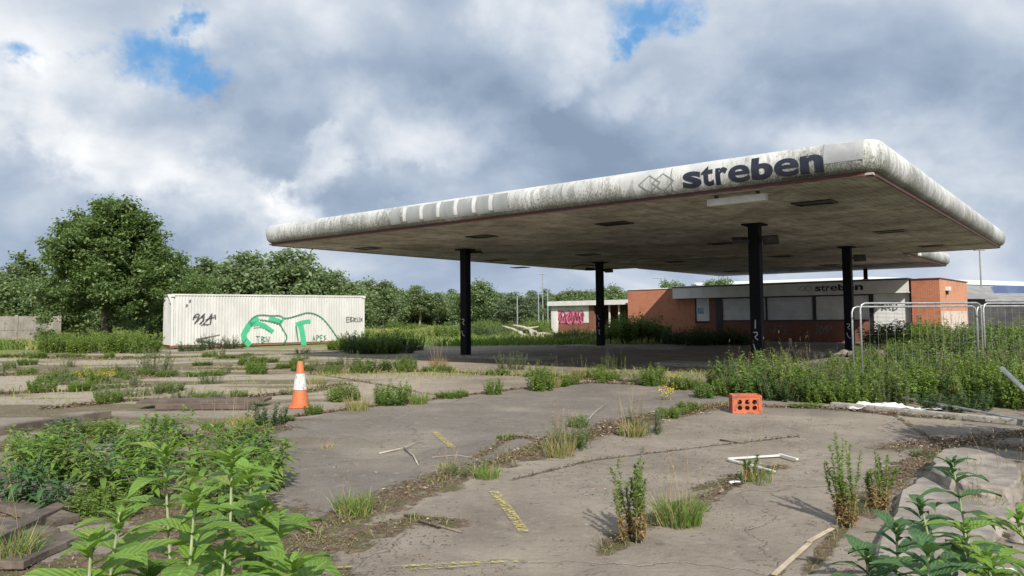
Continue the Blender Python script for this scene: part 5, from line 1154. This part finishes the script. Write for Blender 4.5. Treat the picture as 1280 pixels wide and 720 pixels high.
# rail lying along the kerb at the right, leaning pole
a, c_ = G(1128, 497, .12), G(1290, 527, .08); o = MB().tube([a, a.lerp(c_, .5) + Vector((0, 0, .01)), c_], .018, 8).build('fallen_rail', M['galv']); tag(o, 'thin grey metal rail lying along the foot of the thicket', 'rail')
a = at(1252, 460, 9.5); c_ = at(1300, 505, 8.9); o = MB().tube([a, c_, Vector((c_.x + .9, c_.y - .6, 0))], .028, 10).build('leaning_pole', M['white']); tag(o, 'pale round pole leaning out of the thicket at the right edge', 'pole')
# kerb stones at the foot of the thicket
a, c_ = G(1040, 508), G(1300, 533); d = (c_ - a).normalized()
o = MB().box(((a.x + c_.x) / 2, (a.y + c_.y) / 2, .03), ((c_ - a).length, .14, .10), d[:2]).build('kerb', M['kerb'], bevel=.02); tag(o, 'worn concrete kerb edging at the foot of the thicket', 'kerb')
# broken slabs at the right
M['slab'] = worn('broken_concrete', (.19, .168, .142), (.32, .285, .245), 4, .9, dirt=(.15, .13, .11), dl=.58, bs=.7)
def slab(pts, z, th, name, label, cat='concrete slab', seed=1, mat=None):
    r = random.Random(seed); P0 = [G(px, py, z) for px, py in pts]; out = []
    for a_, b__ in zip(P0, P0[1:] + P0[:1]):
        for k in range(5): q = a_.lerp(b__, k / 5); out.append((q.x + r.uniform(-.018, .018), q.y + r.uniform(-.018, .018)))
    c_ = sum((Vector((x, y)) for x, y in out), Vector((0, 0))) / len(out); n = len(out); mb = MB()
    rings = [(1.03, z - th, .02), (1.02, z - th * .5, .02), (1.0, z - .02, .008), (.965, z, .004), (.55, z, .004)]
    for (f, zz, j) in rings:
        for x, y in out: mb.v.append((c_.x + (x - c_.x) * f + r.uniform(-j, j), c_.y + (y - c_.y) * f + r.uniform(-j, j), zz + r.uniform(-j, j) * .5))
    for i in range(len(rings) - 1):
        for k in range(n): mb.f.append((i * n + k, i * n + (k + 1) % n, (i + 1) * n + (k + 1) % n, (i + 1) * n + k))
    mb.f.append(tuple(range((len(rings) - 1) * n, len(rings) * n))); o = mb.build(name, mat or M['slab'], smooth=False); tag(o, label, cat); return o
slab([(1168, 570), (1180, 560), (1212, 559), (1245, 567), (1270, 580), (1277, 598), (1262, 610), (1225, 606), (1188, 598), (1166, 586)], .19, .16, 'broken_slab', 'upper rounded slab of broken concrete at the right', seed=2)
slab([(1128, 612), (1160, 590), (1195, 600), (1262, 613), (1262, 640), (1245, 662), (1236, 700), (1200, 730), (1120, 730), (1092, 700)], .09, .1, 'broken_slab', 'lower broken concrete slab stepping down toward the bottom right plants', seed=3)
rk = random.Random(12)
def rock(px, py, s, label=None, group=None, mat='slab', name='concrete_lump', Y=None):
    q = G(px, py) if Y is None else at(px, 390, Y); bm = bmesh.new(); bmesh.ops.create_icosphere(bm, subdivisions=2, radius=s)
    ph = [rk.uniform(0, 6) for _ in range(3)]
    for v in bm.verts: f = 1 + .22 * math.sin(v.co.x / s * 3 + ph[0]) * math.cos(v.co.y / s * 2.6 + ph[1]) + rk.uniform(-.08, .08); v.co = Vector((v.co.x * f * 1.2, v.co.y * f, v.co.z * f * .55))
    me = bpy.data.meshes.new(name); bm.to_mesh(me); bm.free(); me.materials.append(M[mat]); o = link(name, me); o.location = (q.x, q.y, s * .3); o.rotation_euler = (0, 0, rk.uniform(0, 6)); tag(o, label, 'rubble', group); return o
for i in range(16): rock(rk.uniform(1244, 1278), rk.uniform(600, 680), rk.uniform(.03, .09), 'small broken concrete lump beside the stepped slab', 'lumps beside the stepped slab')
for i in range(9): rock(rk.uniform(1008, 1092), 0, rk.uniform(.2, .42), 'pale rubble lump near the rear right column', 'rubble near the rear right column', Y=rk.uniform(26.5, 29.5))
for i in range(26): rock(rk.uniform(400, 1150), rk.uniform(520, 700), rk.uniform(.008, .02), 'tiny pale stone lying on the slabs', 'tiny stones on the slabs', name='small_stone')
# rubble and branch heap in the field
for i in range(7): rock(rk.uniform(655, 690), 0, rk.uniform(.3, .6), 'dark lump in the heap left of the shelter', 'lumps in the heap left of the shelter', 'bark', Y=rk.uniform(52, 56))
for i in range(9):
    a = at(rk.uniform(640, 676), 390, rk.uniform(51, 54)); a.z = rk.uniform(.1, .6); an = rk.uniform(0, 6.28); e = a + Vector((math.cos(an) * 1.6, math.sin(an) * .6, rk.uniform(-.3, .7)))
    o = MB().tube([a, a.lerp(e, .5) + Vector((0, 0, .1)), e], [.13, .09, .04], 7).build('fallen_branch', M['bark_pale']); tag(o, 'pale bare branch in the heap out in the field', 'branch', 'pale branches in the field heap')
for i in range(7):
    a = G(rk.uniform(232, 262), rk.uniform(431, 436)); a.z = rk.uniform(.1, .5); an = rk.uniform(-.5, .5); e = a + Vector((1.3 * math.cos(an), math.sin(an), rk.uniform(-.1, .35))); o = MB().tube([a, e], [.07, .04], 6).build('dark_branch', M['bark']); tag(o, 'dark branch or rail in the scrap before the container corner', 'branch', 'dark scrap before the container corner')
# planks and sleepers on the left
M['wood'] = worn('weathered_wood', (.075, .06, .048), (.165, .135, .108), 3, .9, (1, 1, 1), dirt=(.045, .036, .03), dl=.55, bs=.6)
M['wood_dark'] = worn('dark_board', (.085, .06, .05), (.13, .095, .08), 3, .85, bs=.4)
def plank(p0, p1, w, h, label, z=0.0, mat='wood', z1=None, name='plank'):
    a = G(*p0); c_ = G(*p1); d = (c_ - a); Ln = d.length; ang = math.atan2(d.y, d.x); me = MB(); K = 8; r = random.Random(int(p0[0] + p0[1] * 7))
    for i in range(K + 1):
        x = -Ln / 2 + Ln * i / K; dy = r.uniform(-.008, .008); dz = r.uniform(-.005, .005)
        me.v += [(x, -w / 2 + dy, 0), (x, w / 2 + dy, 0), (x, w / 2 + dy, h + dz), (x, -w / 2 + dy, h + dz)]
    for i in range(K):
        for j in range(4): me.f.append((i * 4 + j, i * 4 + (j + 1) % 4, (i + 1) * 4 + (j + 1) % 4, (i + 1) * 4 + j))
    me.f += [(0, 1, 2, 3), (K * 4 + 3, K * 4 + 2, K * 4 + 1, K * 4)]
    o = me.build(name, M[mat], bevel=.006); m_ = (a + c_) / 2; o.location = (m_.x, m_.y, z + (z1 or 0) / 2); o.rotation_euler = (0, -math.atan2(z1 or 0, Ln), ang); tag(o, label, 'plank'); return o
plank((178, 509), (335, 507), .50, .05, 'long dark board raised over a black gap left of the cone', .09, 'wood_dark', name='dark_board')
plank((195, 512), (320, 511), .08, .08, 'thin bearer under the long dark board', 0, 'wood_dark')
plank((-30, 585), (96, 640), .19, .085, 'thick upper sleeper lying at the left edge'); plank((-20, 690), (94, 632), .15, .085, 'sleeper lying crosswise at the bottom left'); plank((-30, 625), (85, 655), .20, .06, 'flat board between the two sleepers', .0)
plank((-20, 655), (60, 672), .18, .05, 'lower flat board beside the crosswise sleeper'); plank((10, 712), (96, 672), .20, .05, 'broad board below the crosswise sleeper'); plank((-30, 548), (135, 522), .16, .12, 'long grey timber lying behind the tangled shrubs')
plank((225, 552), (298, 566), .16, .12, 'short grey timber end left of the dark slab'); plank((60, 530), (150, 541), .14, .1, 'grey timber half hidden by the shrubs'); plank((215, 575), (285, 585), .14, .1, 'lower short timber among the shrubs')
M['tan'] = worn('tan_strip', (.36, .30, .20), (.50, .43, .31), 6, .8)
# bent white battens
def batten(pts, w, h, name, label, mat='white', z=.012, cat='batten'):
    P0 = [G(px, py) + Vector((0, 0, z + .01 * i)) for i, (px, py) in enumerate(pts)]; mb = MB()
    for a_, b__ in zip(P0[:-1], P0[1:]):
        d = (b__ - a_); m_ = (a_ + b__) / 2; mb.box(m_ + Vector((0, 0, h / 2 + .0005 * len(mb.v) / 8)), (d.length + w * .6, w, h), d[:2])
    o = mb.build(name, M[mat], bevel=.003); tag(o, label, cat); return o
batten([(911, 576), (975, 572), (996, 578)], .035, .018, 'white_batten', 'upper bent white batten lying on the slab below the crate'); batten([(911, 577), (968, 592)], .03, .016, 'white_batten', 'lower straight white batten meeting the bent one at a point')
batten([(968, 722), (1012, 682), (1040, 666)], .035, .008, 'pale_strip', 'pale yellowish strip lying along the joint at the bottom right', 'tan', cat='strip')
# white rubbish
def sheet(px, py, w, d_, hgt, label, seed, mat='white', name='plastic_sheet', nx_=26, ny_=14, rz=0.0):
    q = G(px, py); xs = np.linspace(-w / 2, w / 2, nx_); yy = np.linspace(-d_ / 2, d_ / 2, ny_); Y_, X_ = np.meshgrid(yy, xs, indexing='ij')
    z = .01 + hgt * fbm(X_ * 7 + seed, Y_ * 7, seed, 4) ** 1.5 * (1 - (np.abs(X_) / (w / 2)) ** 4) + hgt * .4 * np.abs(fbm(X_ * 20, Y_ * 20, seed + 1) - .5)
    Xj = X_ * (1 + .25 * (fbm(Y_ * 9 + 3, X_ * 0 + 1, seed) - .5)); Yj = Y_ * (.55 + .8 * fbm(X_ * 5, Y_ * 0 + 2, seed)); V = np.stack([Xj, Yj, z], -1).reshape(-1, 3)
    I = np.arange(nx_ * ny_).reshape(ny_, nx_); F = np.stack([I[:-1, :-1], I[:-1, 1:], I[1:, 1:], I[1:, :-1]], -1).reshape(-1, 4); o = npmesh(name, V, F, M[mat]); o.location = q; o.rotation_euler = (0, 0, rz); tag(o, label, 'rubbish'); return o
M['litterwhite'] = worn('white_sheet', (.70, .70, .68), (.78, .78, .77), 3, .5)
sheet(1100, 511, 1.1, .5, .14, 'crumpled white plastic sheet at the foot of the thicket', 3, 'litterwhite', rz=-.15); sheet(1160, 513, .5, .2, .06, 'smaller torn white sheet right of the big one', 5, 'litterwhite', rz=-.2); sheet(920, 605, .12, .09, .04, 'small crumpled white wrapper beside the battens', 8, 'litterwhite', 'wrapper', 14, 10)
sheet(1152, 516, .16, .1, .05, 'small blue wrapper beside the white plastic sheet', 9, 'blue', 'wrapper', 12, 8); sheet(1258, 716, .14, .08, .04, 'white wrapper in the bottom right corner', 11, 'litterwhite', 'wrapper', 12, 8)
# sticks
def stick(pts, r0, r1, label, mat='bark_pale'):
    P0 = [G(px, py) + Vector((0, 0, .012 + z)) for px, py, z in pts]; k = len(P0); o = MB().tube(P0, [r0 + (r1 - r0) * i / (k - 1) for i in range(k)], 6).build('stick', M[mat], smooth=True); tag(o, label, 'stick'); return o
stick([(474, 568, 0), (505, 563, .02), (530, 553, .05)], .012, .004, 'longer arm of the forked grey stick on the dark slab'); stick([(505, 563, .02), (517, 572, .01), (523, 583, 0)], .012, .008, 'shorter arm of the forked grey stick on the dark slab')
stick([(522, 652, 0), (577, 667, 0)], .012, .009, 'lower of two dark sticks at the bottom of the main joint', 'bark'); stick([(505, 645, 0), (568, 651, .01)], .011, .006, 'upper of two dark sticks at the bottom of the main joint', 'bark')
stick([(730, 532, 0), (745, 518, .05), (764, 508, .10)], .008, .004, 'thin pale stick poking from the left weed patch'); stick([(900, 551, 0), (932, 555, 0)], .012, .008, 'thin dark stick on the slab below the crate', 'bark'); stick([(540, 573, 0), (570, 571, .01), (590, 573, 0)], .005, .003, 'curved thin pale twig right of the forked stick')
# worn yellow paint
M['yel'] = decal_mat('worn_yellow_paint', (.52, .43, .05), .42, 34, col2=(.44, .40, .18), soft=.22); M['wlin'] = decal_mat('worn_white_paint', (.36, .33, .28), .52, 12, soft=.2)
def mark(pts, w, name='yellow_line', mat='yel', z=.016):
    mb = MB(); P0 = [G(px, py) for px, py in pts]; pts2 = []
    for a_, b__ in zip(P0[:-1], P0[1:]): pts2 += [tuple(a_.lerp(b__, k / 6))[:2] for k in range(6)]
    pts2.append(tuple(P0[-1])[:2]); ribbon(mb, pts2, w, lambda x, y: Vector((x, y, z))); o = mb.build(name, M[mat]); tag(o, kind='structure'); return o
mark([(617, 616), (636, 640), (655, 667)], .085); mark([(495, 711), (560, 707), (648, 704)], .035); mark([(500, 715), (560, 712), (600, 708)], .02); mark([(395, 713), (440, 711)], .03)
mark([(513, 510), (532, 527)], .10, mat='wlin'); mark([(543, 541), (566, 561)], .09); mark([(478, 476), (500, 496)], .14, mat='wlin'); mark([(485, 513), (460, 534)], .05, mat='wlin'); mark([(590, 507), (620, 524)], .03, mat='wlin'); mark([(330, 553), (420, 575)], .02, mat='wlin')
